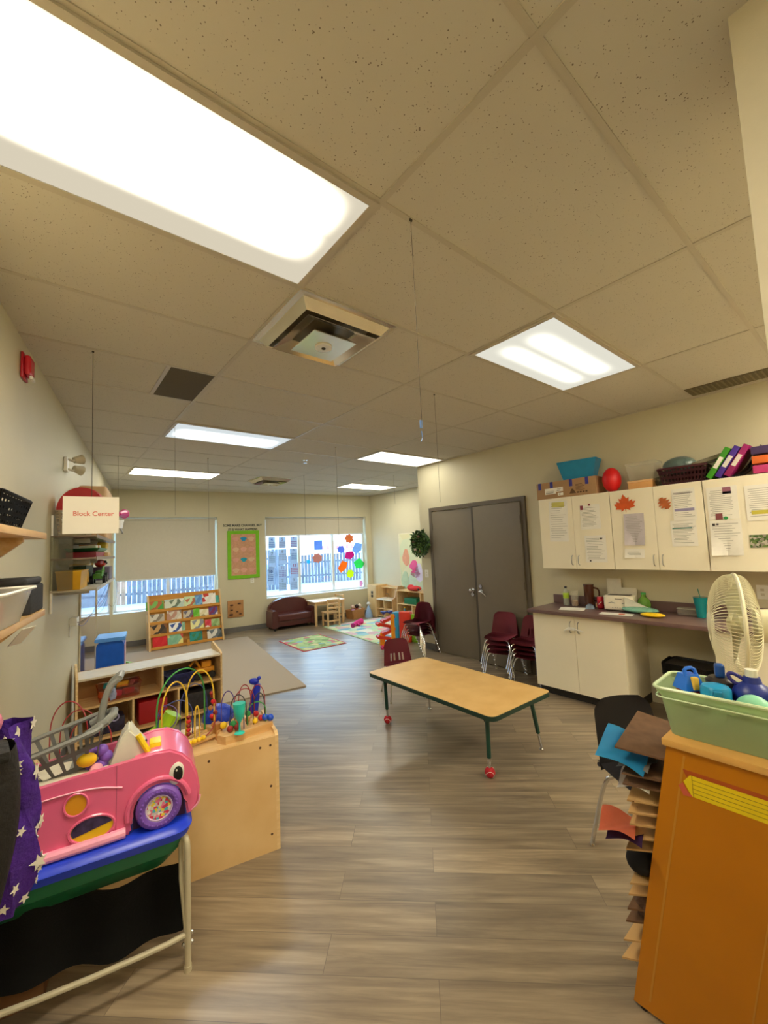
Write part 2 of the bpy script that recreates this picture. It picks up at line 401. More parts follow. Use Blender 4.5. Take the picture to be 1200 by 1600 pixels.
# ------------------------------------------------------------------ ceiling fixtures
def lampmat(name, tubes, power, warm, base=.3, cool=0):
    m = bpy.data.materials.new(name); m.use_nodes = True; nt = m.node_tree; nt.nodes.clear(); N = nt.nodes.new; Lk = nt.links.new
    o = N('ShaderNodeOutputMaterial'); e = N('ShaderNodeEmission'); tc = N('ShaderNodeTexCoord'); sp = N('ShaderNodeSeparateXYZ')
    Lk(tc.outputs['Generated'], sp.inputs[0])
    tot = None
    for c, w in tubes:       # soft bars across y
        a = N('ShaderNodeMath'); a.operation = 'SUBTRACT'; a.inputs[1].default_value = c; Lk(sp.outputs[1], a.inputs[0])
        b = N('ShaderNodeMath'); b.operation = 'ABSOLUTE'; Lk(a.outputs[0], b.inputs[0])
        d = N('ShaderNodeMapRange'); d.interpolation_type = 'SMOOTHSTEP'; d.inputs[1].default_value = 0; d.inputs[2].default_value = w; d.inputs[3].default_value = 1; d.inputs[4].default_value = 0; Lk(b.outputs[0], d.inputs[0])
        if tot is None: tot = d
        else:
            s_ = N('ShaderNodeMath'); s_.operation = 'MAXIMUM'; Lk(tot.outputs[0], s_.inputs[0]); Lk(d.outputs[0], s_.inputs[1]); tot = s_
    a = N('ShaderNodeMath'); a.operation = 'SUBTRACT'; a.inputs[1].default_value = .5; Lk(sp.outputs[0], a.inputs[0])
    b = N('ShaderNodeMath'); b.operation = 'ABSOLUTE'; Lk(a.outputs[0], b.inputs[0])
    d = N('ShaderNodeMapRange'); d.interpolation_type = 'SMOOTHSTEP'; d.inputs[1].default_value = .30; d.inputs[2].default_value = .5; d.inputs[3].default_value = 1; d.inputs[4].default_value = 0; Lk(b.outputs[0], d.inputs[0])
    mu0 = N('ShaderNodeMath'); mu0.operation = 'MULTIPLY'; Lk(tot.outputs[0], mu0.inputs[0]); Lk(d.outputs[0], mu0.inputs[1])
    mu = N('ShaderNodeMath'); mu.operation = 'POWER'; mu.inputs[1].default_value = 1.9; Lk(mu0.outputs[0], mu.inputs[0])
    k = N('ShaderNodeMath'); k.operation = 'MULTIPLY_ADD'; k.inputs[1].default_value = power; k.inputs[2].default_value = base; Lk(mu.outputs[0], k.inputs[0])
    Lk(k.outputs[0], e.inputs[1]); e.inputs[0].default_value = (*warm, 1); Lk(e.outputs[0], o.inputs[0])
    return m
def troffer(i, j, lab, m, di=1):
    x0, x1, y0, y1 = Lx(i), Lx(i+di), Ty(j), Ty(j+1)
    t = thing('ceiling_light', lab, 'ceiling light', ((x0+x1)/2, (y0+y1)/2, H), 0, 'fluorescent troffers in the ceiling')
    w, d = (x1-x0)/2, (y1-y0)/2; g = G()
    for a in ((-w+.004, w-.004, -d+.004, -d+.03), (-w+.004, w-.004, d-.03, d-.004), (-w+.004, -w+.03, -d+.03, d-.03), (w-.03, w-.004, -d+.03, d-.03)): g.box(*a, -.012, -.003)
    g.build('light_frame', m_rail, t, smooth=False)
    g = G(); g.box(-w+.03, w-.03, -d+.03, d-.03, -.009, -.003); g.build('diffuser', m, t, smooth=False)
T2 = [(.32, .3), (.68, .3)]
mfill = lampmat('lamp_fill', [(.5, .45)], LAMP_POWER*3.2, LAMP_WARM, .8)  # emission for the added fill lights out of view
troffer(0, 1, 'large overexposed ceiling light nearest the viewer, over the toy shelves', lampmat('lamp_near', [(.27, .32), (.54, .30)], LAMP_POWER*2.0, LAMP_WARM, .20))
troffer(2, -3, 'added unseen ceiling light behind the viewer, brightening the kitchen end', mfill)  # added out of view to brighten the kitchen end
troffer(0, -3, 'added unseen ceiling light brightening the left side from behind the viewer', lampmat('lamp_fill_left', [(.5, .45)], LAMP_POWER*1.0, LAMP_WARM, .6))  # another added fill light, unseen behind the camera
troffer(3, -2, 'added unseen ceiling light brightening the kitchen wall from behind the viewer', mfill)  # unseen fill light added for the right part of the kitchen
troffer(2, 1, 'dim ceiling light with two soft bars, right of the big air vent', lampmat('lamp_mid', [(.34, .24), (.70, .22)], .6, (1, .97, .82), .22))
mfar = lampmat('lamp_far', T2, LAMP_POWER*1.2, (1, .95, .80), 1.2)
mcool = lampmat('lamp_cool', [(.62, .42)], LAMP_POWER*1.6, (.90, .98, 1), .22)
troffer(1, 6, 'bluish-edged ceiling light between the dark ceiling panel and the sprinkler', mcool)
troffer(1, 10, 'bright ceiling light nearest the far wall, above the left window blind', mfar)
troffer(3, 6, 'bright ceiling light close to the corner beside the brown doors', lampmat('lamp_corner', T2, LAMP_POWER*.36, (1, .95, .80), .8))
troffer(4, 10, 'small distant ceiling light above the play kitchen alcove', mfar)

m_vent = mat('vent_metal', '#e2ddcf', .16, .9, var=.05, scale=5)
m_dark = mat('duct_dark', '#3a3225', .8)
def diffuser(i, j, lab):
    t = thing('air_diffuser', lab, 'air vent', (Lx(i)+.305, Ty(j)+.305, H))
    s = .29; g = G()
    def ring(a0, z0, a1, z1):
        for k in range(4):
            R = [(a0*q[0], a0*q[1], z0) for q in ((-1, -1), (1, -1), (1, 1), (-1, 1))]; T = [(a1*q[0], a1*q[1], z1) for q in ((-1, -1), (1, -1), (1, 1), (-1, 1))]
            g.poly([R[k], R[(k+1) % 4], T[(k+1) % 4], T[k]])
    ring(.302, -.004, .27, -.006); ring(.27, -.006, .235, -.05) ; ring(.235, -.05, .20, -.004)
    g.build('vent_frame', m_vent, t, smooth=False)
    g = G(); ring(.215, -.062, .215, -.06); ring(.215, -.06, .14, -.012); ring(.215, -.064, .13, -.02); g.build('vent_cone', m_vent, t, smooth=False)
    g = G(); g.box(-.135, .135, -.135, .135, -.082, -.078); ring(.135, -.078, .07, -.02); p = g.build('vent_plate', m_vent, t, smooth=False)
    g = G(); g.lathe([(.048, -.090), (.048, -.082)], n=24); g.mi = 1; g.lathe([(.012, -.094), (.012, -.09)], n=16); g.build('vent_knob', [m_whitep, m_dark], p)
    g = G(); g.box(-.2, .2, -.2, .2, -.003, -.0025); g.build('vent_duct', mat('duct_grey', '#8a8069', .4, .4), t, smooth=False)
diffuser(1, 2, 'big square metal air vent with stepped cones beside the near ceiling light')
diffuser(2.5, 10, 'small distant square air vent in the ceiling near the far wall')
g = G(); g.box(Lx(.75)+.014, Lx(1)-.014, Ty(4)+.013, Ty(5)-.013, H-.003, H-.001)
tag(g.build('ceiling_panel', mat('dark_return_panel', '#5d523b', .8, var=.1, scale=200), smooth=False), 'dark olive-brown square panel set in the ceiling above the left wall', 'ceiling panel')
g = G(); g.box(4.26, 4.52, -.1, Ty(1)-.012, H-.006, H-.001); g.mi = 1
for k in range(32): g.box(4.27, 4.51, -.09+k*.035, -.078+k*.035, H-.01, H-.006)
tag(g.build('return_grille', [mat('grille_brown', '#6b6046', .7), mat('grille_slat', '#7d7154', .6)], smooth=False), 'narrow brown slatted air grille in the ceiling beside the kitchen wall', 'air grille')
t = thing('sprinkler', 'small sprinkler head in the ceiling between the far lights', 'sprinkler', (2.78, 5.08, H))
g = G(); g.lathe([(.038, -.001), (.034, -.012), (.012, -.014)]); g.build('escutcheon', m_chrome, t)
g = G(); g.lathe([(.01, -.014), (.012, -.04), (.024, -.044), (.024, -.047)]); g.build('sprinkler_head', m_chrome, t)
# hanging strings
m_string = mat('dark_string', '#4a4438', .8); m_string2 = mat('pale_string', '#8d8673', .8)
def string(x, y, z1, r, lab, m=m_string, clip=None):
    t = thing('hanging_string', lab, 'string', (x, y, H), 0, 'strings hanging from the ceiling')
    g = G(); g.cyl((0, 0, -.002), (0.004, 0, z1-H), r, n=6); g.build('thread', m, t)
    g = G(); g.box(-.006, .006, -.003, .003, -.012, -.004); g.build('grid_clip', m, t)
    if clip: g = G(); g.box(-.005, .005, -.003, .003, z1-H-.02, z1-H+.01, .001); g.tube([(0, 0, z1-H-.03), (.004, 0, z1-H-.055), (-.004, 0, z1-H-.07)], .002, 5); g.build('paper_clip', clip, t)
string(1.05, 1.05, 2.07, .0011, 'long dark string with a small blue clip, nearest the viewer', clip=mat('blue_clip', '#4a6ea8', .4))
string(2.47, 2.30, 1.96, .0013, 'long string hanging in front of the brown doors and wall corner')
string(.20, 2.913, 1.985, .0016, 'dark string from the ceiling that holds the white sign')
string(.67, 5.9, 2.1, .0022, 'short thin string in the far left ceiling corner', m_string2)
string(.95, 4.3, 2.0, .0018, 'thin string hanging in front of the bluish-edged light', m_string2)
string(1.62, 5.55, 1.9, .0022, 'faint thin string in front of the left blind', m_string2)
string(2.75, 4.25, 1.7, .0022, 'thin string between the far vent and the corner light', m_string2)
string(3.36, 6.2, 1.85, .0028, 'faint string in front of the short blind', m_string2)
string(4.75, 5.5, 2.35, .0024, 'short string near the wall corner of the alcove', m_string2)

# ------------------------------------------------------------------ left wall
def LW(name, lab, cat, s, t, z, rot=0, group=None): return thing(name, lab, cat, WL(s, t, z), AL+rot, group)
# local axes of LW things: +x = along the wall away from camera, -y = into the room
m_pine = wood('pine_board', '#e2bd84', '#cfa266', .5, 2, 14, 14, 2)
def wood_shelf(z, lab, brackets):
    t = LW('wall_shelf', lab, 'shelf', 0, 0, z)
    g = G(); g.box(-1.6, -.04, -.2, 0, -.014, .014, .002); g.build('shelf_board', m_pine, t)
    for b in brackets:
        g = G(); g.prism([(0, -.014), (0, -.15), (-.02, -.15), (-.16, -.03), (-.16, -.014)], b-.012, b+.012, 'x'); g.build('bracket', m_pine, t)
wood_shelf(1.742, 'upper pine wall shelf holding the black plastic crate', (-.25, -1.2))
wood_shelf(1.395, 'lower pine wall shelf holding the clear tub and black box', (-.18, -1.2))
# black crate on the upper shelf: tapered lattice with see-through holes
t = LW('plastic_crate', 'black perforated plastic crate on the upper pine shelf', 'crate', -.48, -.0, 1.757)
def perf_panel(g, p00, p10, p11, p01, nu, nv, bar=.35, th=.004, solid_top=1):
    """panel between 4 corners with nu x nv openings"""
    p00, p10, p11, p01 = map(Vector, (p00, p10, p11, p01))
    us = [0]; 
    for i in range(nu): us += [(i+bar)/(nu+bar*0), (i+1)/nu]
    us = sorted(set([round(min(1, u), 4) for u in us])); vs = [0]
    for i in range(nv): vs += [(i+bar)/nv, (i+1)/nv]
    vs = sorted(set([round(min(1, v), 4) for v in vs]))
    us.append(1.0+0.02); vs.append(1.0+.03)
    f = lambda u, v: (p00*(1-u)+p10*u)*(1-v)+(p01*(1-u)+p11*u)*v
    nu_, nv_ = len(us)-1, len(vs)-1
    g.sheet(lambda a, b: f(us[round(a*nu_)], vs[round(b*nv_)]), nu_, nv_, th, skip=lambda i, j: i % 2 == 1 and j % 2 == 1 and i < nu_-1 and j < nv_-1)
def basket(g, L, Wd, Hh, flare, nu, nw, nv, z0=0, bar=.4, rim=.006, th=.003):
    l, w = L/2, Wd/2; a, b = l-flare, w-flare
    perf_panel(g, (-a, -b, z0), (a, -b, z0), (l, -w, Hh), (-l, -w, Hh), nu, nv, bar, th)
    perf_panel(g, (-a, b, z0), (a, b, z0), (l, w, Hh), (-l, w, Hh), nu, nv, bar, th)
    perf_panel(g, (-a, -b, z0), (-a, b, z0), (-l, w, Hh), (-l, -w, Hh), nw, nv, bar, th)
    perf_panel(g, (a, -b, z0), (a, b, z0), (l, w, Hh), (l, -w, Hh), nw, nv, bar, th)
    g.box(-a, a, -b, b, z0, z0+.003)
    c = [(-l, -w), (l, -w), (l, w), (-l, w)]
    g.tube([(x, y, Hh) for x, y in rrect(-l, l, -w, w, .02, 3)], rim, 6, closed=True)
g = G(); g.M = tr(0, -.1, 0); basket(g, .40, .18, .115, .03, 11, 5, 5, bar=.62, rim=.007); g.build('crate_body', mat('matte_black', '#0b0a0a', .7, spec=.2), t)
g = G(); g.box(.18, .225, -.17, -.13, .10, .12, .006); g.build('handle', m_black, t)
# lower shelf: clear tub, black box, label strip
m_clear = glass_mat('clear_plastic', (.93, .93, .9, 1), .12, .15)
m_frost = mat('frosted_clear_tub', '#dcd8cc', .25, alpha=.55, var=.02)
t = LW('clear_tub', 'clear white-rimmed plastic tub with pink things inside on the lower pine shelf', 'tub', -.62, -.0, 1.411)
g = G(); f = lambda k, z: [(x, y-.12, z) for x, y in rrect(-.20-k, .20+k, -.10-k, .10+k, .03, 4)]
g.hexa(f(-.02, 0), f(-.02, .004))
b = G(); b.sheet(lambda u, v: (lambda P: (P[int(round(u*20)) % 20][0], P[int(round(u*20)) % 20][1], v*.12))(f(-.02+.03*v, 0)), 20, 6, .003)
b.build('tub_wall', m_frost, t); g.build('tub_base', m_frost, t)
g = G(); g.tube(f(.016, .12), .006, 6, closed=True); g.build('rim', m_whitep, t)
tag(G().box(-.16, .0, -.19, -.05, .01, .085, .01).build('toy_block', mat('pink_brick', '#cf9480', .6), None, loc=WL(-.62, .0, 1.411), rotz=AL), 'salmon pink block inside the clear tub on the lower pine shelf', 'block')
t = LW('storage_box', 'dark grey lidded box beside the clear tub on the lower pine shelf', 'box', -.17, -.0, 1.41)
g = G(); g.box(-.12, .12, -.195, -.01, 0, .12, .012, 3); g.build('box_body', mat('dark_fabric', '#2b2b2e', .85, bump=.3), t)
g = G(); g.box(-.16, .11, -.19, -.005, .12, .15, .012, 3); g.build('box_lid', mat('charcoal_lid', '#242325', .7), t)
g = G(); g.hexa([(0, 0, 0), (.002, 0, 0), (.002, -.045, 0), (0, -.045, 0)], [(0, .0, .11), (.002, .0, .11), (.002, -.045, .11), (0, -.045, .11)])
o = g.build('paper_strip', m_paper, None, loc=WL(-.50, .215, 1.385)); o.rotation_euler = (radians(8), radians(128), AL+radians(50))
tag(o, 'white paper label strip sticking out below the lower pine shelf', 'label')

# rack of thin shelves further along the wall
m_shelfm = mat('taupe_metal_shelf', '#8a7867', .35, .3)
m_shelfe = mat('pale_shelf_edge', '#b9b09c', .4)
t = LW('wall_rack', 'three-tier grey wall rack crowded with toys behind the white sign', 'rack', 1.25, 0, 0)
RL = 1.75; RD = .27
for z, mm in ((1.80, m_shelfm), (1.635, m_shelfm), (1.405, m_shelfe)):
    g = G(); g.box(0, RL, -RD, 0, z-.012, z, .002); g.box(0, RL, -RD-.004, -RD+.002, z-.02, z+.006); g.build('rack_shelf', mm, t)
for s in (.02, RL-.02):
    g = G(); g.box(s-.012, s+.012, -.012, 0, 1.25, 1.95); g.build('rail', m_whitep, t)
for z in (1.80, 1.635, 1.405):
    for s in (.3, .8):
        g = G(); g.box(s-.006, s+.006, -.2, 0, z-.05, z-.013); g.build('bracket', m_steel, t)
g = G(); g.box(0, .006, -.13, -.0, 1.41, 1.80); g.build('end_panel', glass_mat('smoky_panel', (.75, .75, .68, 1), .1, .2), t)
m_wick = mat('beige_lattice', '#b9ab8c', .7)
t = LW('lattice_basket', 'beige lattice basket on the top rack shelf left of the white sign', 'basket', 1.45, .0, 1.803)
g = G(); g.M = tr(0, -.12, 0); basket(g, .36, .20, .18, .02, 12, 7, 9, bar=.45, rim=.006); g.build('basket_body', m_wick, t)
t = LW('red_dome', 'red half-round plastic lid standing behind the top left of the white sign', 'lid', 1.38, .165, 1.99, radians(85))
g = G(); P = [(.155*cos(a*pi/20), .18*sin(a*pi/20)) for a in range(21)]; g.prism(P, -.03, .03, 'y'); g.build('dome_face', mat('dull_red', '#b8232a', .4), t)
g = G(); g.tube([(p[0], -.033, p[1]) for p in P], .006, 6); g.build('dome_rim', mat('dull_red_rim', '#d3505a', .4), t)
tag(G().box(.2, .85, -.25, -.02, 0, .52, .03, 3).build('cardboard_box', mat('tan_cardboard', '#c19a6c', .75), None, loc=WL(2.1, 0, 1.803), rotz=AL), 'tan round-edged box on the top rack shelf behind the white sign', 'box')
t = LW('megaphone', 'magenta toy megaphone sticking out past the white sign', 'toy', 2.9, .34, 2.09)
g = G(); g.cyl((-.1, .02, 0), (.1, -.02, .02), .02, .045); g.build('horn', mat('magenta_plastic', '#c51d6b', .4), t)
g = G(); g.torus((.1, -.02, .02), .045, .006, 'x'); g.build('horn_rim', mat('magenta_rim', '#e0408a', .4), t)
t = LW('toy_cup', 'white toy cup with grey handle under the magenta megaphone', 'cup', 2.9, .32, 1.90)
g = G(); g.lathe([(.03, .04), (.045, .13), (.05, .135)]); g.build('cup_bowl', m_whitep, t)
g = G(); g.tube([(0, 0, .05), (-.03, -.03, .0), (-.06, -.03, -.015)], .008); g.build('handle', m_greyp, t)
def toybox(name, lab, cat, s, tt, z, dx, dy, dz, m, bev=.008, rot=0):
    o = G().box(-dx/2, dx/2, -dy/2, dy/2, 0, dz, bev, 2).build(name, m, None, loc=WL(s, tt, z), rotz=AL+rot); return tag(o, lab, cat)
# middle shelf (z 1.635)
toybox('toy_tray', 'dark red flat tray at the bottom of the middle rack shelf', 'tray', 1.95, .14, 1.636, .75, .2, .045, mat('dark_red', '#8c1f2e', .4))
t = LW('play_tray', 'green plastic tray on top of the dark red tray, middle rack shelf', 'tray', 1.98, .14, 1.682)
g = G(); g.hexa([(-.3, -.09, 0), (.3, -.09, 0), (.3, .09, 0), (-.3, .09, 0)], [(-.36, -.12, .03), (.36, -.12, .03), (.36, .12, .03), (-.36, .12, .03)]); g.build('tray_body', m_green, t)
toybox('toy_sponge', 'yellow rounded toy at the right end of the middle rack shelf', 'toy', 2.42, .2, 1.713, .22, .1, .07, mat('mustard', '#d2a71b', .5), .03)
toybox('toy_package', 'orange and white package lying in the green tray', 'package', 1.95, .16, 1.713, .4, .12, .03, patches('package_print', ['#e9e3d2', '#d98a52', '#efe8d6', '#b86f50'], 9))
toybox('tan_block', 'tan wooden block at the front of the middle rack shelf', 'block', 2.35, .255, 1.641, .26, .03, .035, m_pine, .003)
# bottom shelf (z 1.405)
t = LW('yellow_bin', 'yellow plastic bin on the bottom rack shelf', 'bin', 1.47, .12, 1.406)
g = G(); g.hexa([(-.2, -.05, 0), (.2, -.05, 0), (.2, .08, 0), (-.2, .08, 0)], [(-.21, -.06, .13), (.17, -.06, .13), (.17, .09, .13), (-.21, .09, .13)]); g.prism([(.17, .04), (.22, .03), (.22, .10), (.17, .13)], -.06, .08, 'y'); g.build('bin_body', mat('yellow_ochre_plastic', '#d8a414', .4), t)
g = G(); g.box(-.21, .17, -.065, .095, .128, .138, .004); g.build('bin_rim', mat('yellow_rim', '#e2b422', .4), t)
t = LW('toy_tractor', 'green toy tractor with black wheels on the bottom rack shelf', 'toy tractor', 2.02, .22, 1.406)
g = G(); g.box(-.14, .02, -.035, .035, .04, .085, .012); g.box(-.02, .12, -.03, .03, .04, .11, .015); g.tube([(.08, -.03, .1), (.02, -.03, .14), (-.1, -.03, .1), (-.14, -.03, .06)], .008); g.build('tractor_body', mat('tractor_green', '#4f8a2c', .4), t)
for x, r in ((-.09, .035), (.08, .045)):
    for y in (-.045, .045):
        g = G(); g.cyl((x, y-.012, r), (x, y+.012, r), r, n=20); g.mi = 1; g.cyl((x, y-.015, r), (x, y+.015, r), r*.4, n=12); g.build('wheel', [m_black, m_greyp], t)
toybox('toy_crate', 'dark green toy crate behind the tractor', 'crate', 2.05, .09, 1.406, .5, .12, .16, mat('dark_green', '#31482c', .5))
toybox('purple_tub', 'smoky purple tub at the right end of the bottom rack shelf', 'tub', 2.72, .17, 1.406, .36, .18, .13, mat('smoky_purple', '#54465a', .3), .01)
t = LW('toy_robot', 'red-orange round toy on top of the purple tub', 'toy', 2.68, .17, 1.536)
g = G(); g.ball((0, 0, .035), (.08, .05, .04)); g.build('toy_body', mat('red_orange', '#e0492a', .4), t)
g = G(); g.ball((.07, -.04, .035), .016); g.ball((-.04, -.045, .05), .014); g.build('toy_eye', m_black, t)
toybox('picture_book', 'white open book lying above the toys on the bottom rack shelf', 'book', 2.0, .10, 1.568, .35, .14, .02, patches('page_print', ['#ece6d6', '#dcb35e', '#f2eee2', '#e3ddcc'], 8), .002)
toybox('red_box', 'thin red box beside the white book on the bottom rack shelf', 'box', 2.35, .16, 1.568, .26, .1, .03, mat('deep_red', '#a01c22', .5), .003)
# sign
t = thing('hanging_sign', 'white Block Center sign hanging in front of the wall rack', 'sign', (.2035, 2.914, 1.88), radians(-5.5))
g = G(); g.box(-.133, .133, -.0015, .0015, -.108, .105); g.build('sign_card', mat('sign_card', '#ece6d8', .6, var=.01), t, smooth=False)
text('sign_text', 'Block Center', .036, mat('sign_red_ink', '#d67a6c', .7), t, tr(.01, -.002, .005) @ rx(pi/2), bold=.0006)
# cables and sensor box
t = LW('cable_bundle', 'tangle of thin cables hanging from the rack down to the wall box', 'cable', 2.2, 0, 1.07)
for i in range(5):
    a = random.uniform(.1, 1.6); g = G(); q = random.uniform(-.25, .25)
    g.tube([(.0, -.03, 0), (.15+q, -.06, -.08-q*.3), (.35+q, -.12, .02), (.5+a*.3, -.2, .2+q), (.5+a*.35, -.25, .33)], .0018, 5, smooth=3)
    g.build('cable', [m_black, mat('pink_cable', '#b48a8a', .5), m_blue][i % 3], t)
for i in range(2):
    g = G(); g.tube([(.9, -.26, .33), (1.2, -.27, .28), (1.3, -.27, .1), (1.05, -.25, -.02), (.8, -.22, .05)], .002, 5, smooth=3); g.M = tr(-.2*i, 0, 0); g.build('cable', m_greyp, t)
t = LW('wall_sensor', 'small white box with a hanging tag on the left wall under the rack', 'sensor', 2.2, 0, 1.07)
g = G(); g.box(-.07, .07, -.05, 0, -.035, .035, .005); g.build('sensor_body', m_whitep, t)
g = G(); g.box(-.12, -.1, -.006, 0, -.12, .04); g.build('sensor_tag', m_whitep, t)
# emergency light and fire alarm
t = LW('emergency_light', 'twin-head beige emergency lamp high on the left wall', 'emergency light', 1.72, 0, 2.40)
g = G(); g.box(-.05, .05, -.03, 0, -.06, .08, .008); g.build('lamp_base', m_whitep, t)
for z, d in ((.065, (.5, -.7, .25)), (-.03, (.6, -.75, -.2))):
    g = G(); g.tube([(0, -.02, z), (.04, -.06, z-.01), (.08, -.09, z+.01)], .012, 8); v = Vector(d).normalized(); p = Vector((.08, -.09, z+.01)); g.cyl(p-v*.03, p+v*.05, .03, .05, 18); h = g.build('lamp_head', mat('beige_plastic', '#c9bfa4', .4), t)
    g = G(); g.cyl(p+v*.051, p+v*.054, .044, n=18); g.build('lens', m_chrome, h)
t.scale = (.85, .85, .85)
t = LW('fire_alarm', 'red fire alarm bell on the left wall near the ceiling', 'fire alarm', .42, 0, 2.71)
g = G(); g.box(-.09, .09, -.02, 0, -.12, .11, .008); g.build('back_plate', mat('alarm_red', '#c02030', .3), t)
g = G(); g.box(-.08, .08, -.07, -.02, -.09, .09, .03, 4); g.build('alarm_body', mat('alarm_red2', '#d42634', .25), t)
g = G(); g.box(-.05, .06, -.078, -.055, -.12, -.09, .004); g.build('strobe', m_whitep, t)
t.scale = (.62, .62, .62)
# mirror panels low on the wall
m_mirror = mat('acrylic_mirror', '#d8c9cf', .06, .95, var=.01)
for s0, s1, lab in ((2.66, 4.05, 'tall acrylic mirror on the left wall nearest the toy rack'), (4.12, 6.2, 'wide acrylic mirror on the left wall beside the blue toy box')):
    t = LW('wall_mirror', lab, 'mirror', s0, 0, 0)
    g = G(); g.box(.03, s1-s0-.03, -.008, -.002, .15, 1.42); g.build('mirror_sheet', m_mirror, t, smooth=False)
    g = G(); g.box(.012, .03, -.014, 0, .12, 1.45); g.box(s1-s0-.03, s1-s0-.012, -.014, 0, .12, 1.45); g.box(.03, s1-s0-.03, -.014, 0, .12, .15); g.box(.03, s1-s0-.03, -.014, 0, 1.42, 1.45); g.build('mirror_frame', mat('pale_trim', '#cbbf9f', .5), t, smooth=False)

# blue box toys by the mirror
t = thing('toy_chest', 'tall blue plastic toy chest with pale lid beside the mirror', 'toy chest', (.63, 6.0, 0), AL-pi/2); t.scale = (.8, .8, 1)
g = G(); g.prism(rrect(-.17, .17, 0, .66, .06), -.22, .22, 'y'); g.build('chest_body', mat('chest_blue', '#1660c8', .35), t)
g = G(); g.prism(rrect(-.19, .19, .66, .70, .018), -.24, .24, 'y'); g.build('chest_lid', mat('pale_blue', '#5b9fe8', .35), t)
g = G(); g.box(.171, .177, -.18, .18, .06, .6, .002); g.build('side_panel', mat('pinkish_panel', '#c9a4ae', .4), t)
t = thing('toy_slide', 'small green and blue plastic toy beside the blue chest', 'toy', (.86, 6.15, 0), .2)
g = G(); g.prism([(-.1, 0), (.1, 0), (.08, .28), (-.04, .32)], -.1, .1, 'y'); g.build('toy_body', mat('lime_plastic', '#7fd63a', .4), t)
g = G(); g.box(-.11, .11, -.11, .11, 0, .08, .02); g.build('toy_base', m_blue, t)

# rugs
m_rug = speckle('greige_carpet', '#aea08e', '#968877', 140, .05, .95, .5)
t = tag(G().box(-2.2, 0, 0, 3.42, .001, .014, .004).build('area_rug', m_rug, None, loc=(2.43, 4.57, 0), rotz=AL-pi/2), 'large plain greige carpet in front of the book display', 'rug')
t = thing('play_mat', 'small green play mat with a red border in front of the couch', 'rug', (3.63, 6.6, 0), radians(-3))
g = G(); g.box(-.40, .40, -.54, .48, .001, .007); g.build('mat_border', mat('mat_red', '#c4404e', .8), t, smooth=False)
g = G(); g.box(-.375, .375, -.515, .455, .0065, .0085); g.build('mat_print', patches('playmat_print', ['#9fbf7c', '#b9cf8e', '#86a868', '#d9d49c', '#8fb7b8', '#c77f84', '#a8c784'], 9), t, smooth=False)
t = thing('alphabet_rug', 'large multicoloured pastel rug in front of the play kitchen', 'rug', (4.30, 5.56, 0), radians(-4.7))
g = G(); g.box(0, 1.5, 0, 2.1, .001, .007); g.build('rug_border', mat('rug_mint', '#b4c9a2', .9), t, smooth=False)
g = G(); g.box(.04, 1.46, .04, 2.06, .0065, .0085); g.build('rug_print', patches('rug_tiles', ['#9fd0d8', '#e4e2c0', '#e8a7a5', '#cfe0ae', '#7fb6c9', '#ecebdd', '#d9b8c0', '#b7dbc0'], 5.5, randomness=.55), t, smooth=False)

# ------------------------------------------------------------------ book display against the far wall
t = thing('book_display', 'sloped maple book display with four tiers of picture books', 'book display', (1.99, 8.03, 0), radians(-2))
DW = 1.2; hh = .93; dp = .34
prof = [(0, 0), (dp, 0), (dp, hh), (dp-.10, hh), (0, .08)]
for s in (-1, 1):
    g = G(); g.prism(prof, s*DW/2-.012, s*DW/2+.012, 'x'); g.build('side_panel', m_maple_v, t)
m_bd = wood('display_board', '#d79c45', '#c88a35', .5, 1, 8, 8, 2)
def dpos(k, v): # tier front plane
    z = .10+k*.205; y = .02+(z/hh)*.22
    return y, z
tiers = []
for k in range(4):
    y, z = dpos(k, 0); g = G()
    g.box(-DW/2+.012, DW/2-.012, y-.012, y, z-.075, z-.03); g.box(-DW/2+.012, DW/2-.012, y, y+.07, z-.075, z-.06); g.build('ledge', m_bd, t, smooth=False); tiers.append((y, z))
g = G(); g.sheet(lambda u, v: (-DW/2+.012+u*(DW-.024), .075+v*.235, .02+v*(hh-.03)), 1, 1, .01); g.build('back_board', m_bd, t, smooth=False)
g = G(); g.box(-.02, .02, .02, .06, .0, .12); g.build('bottom_block', m_bd, t, smooth=False)
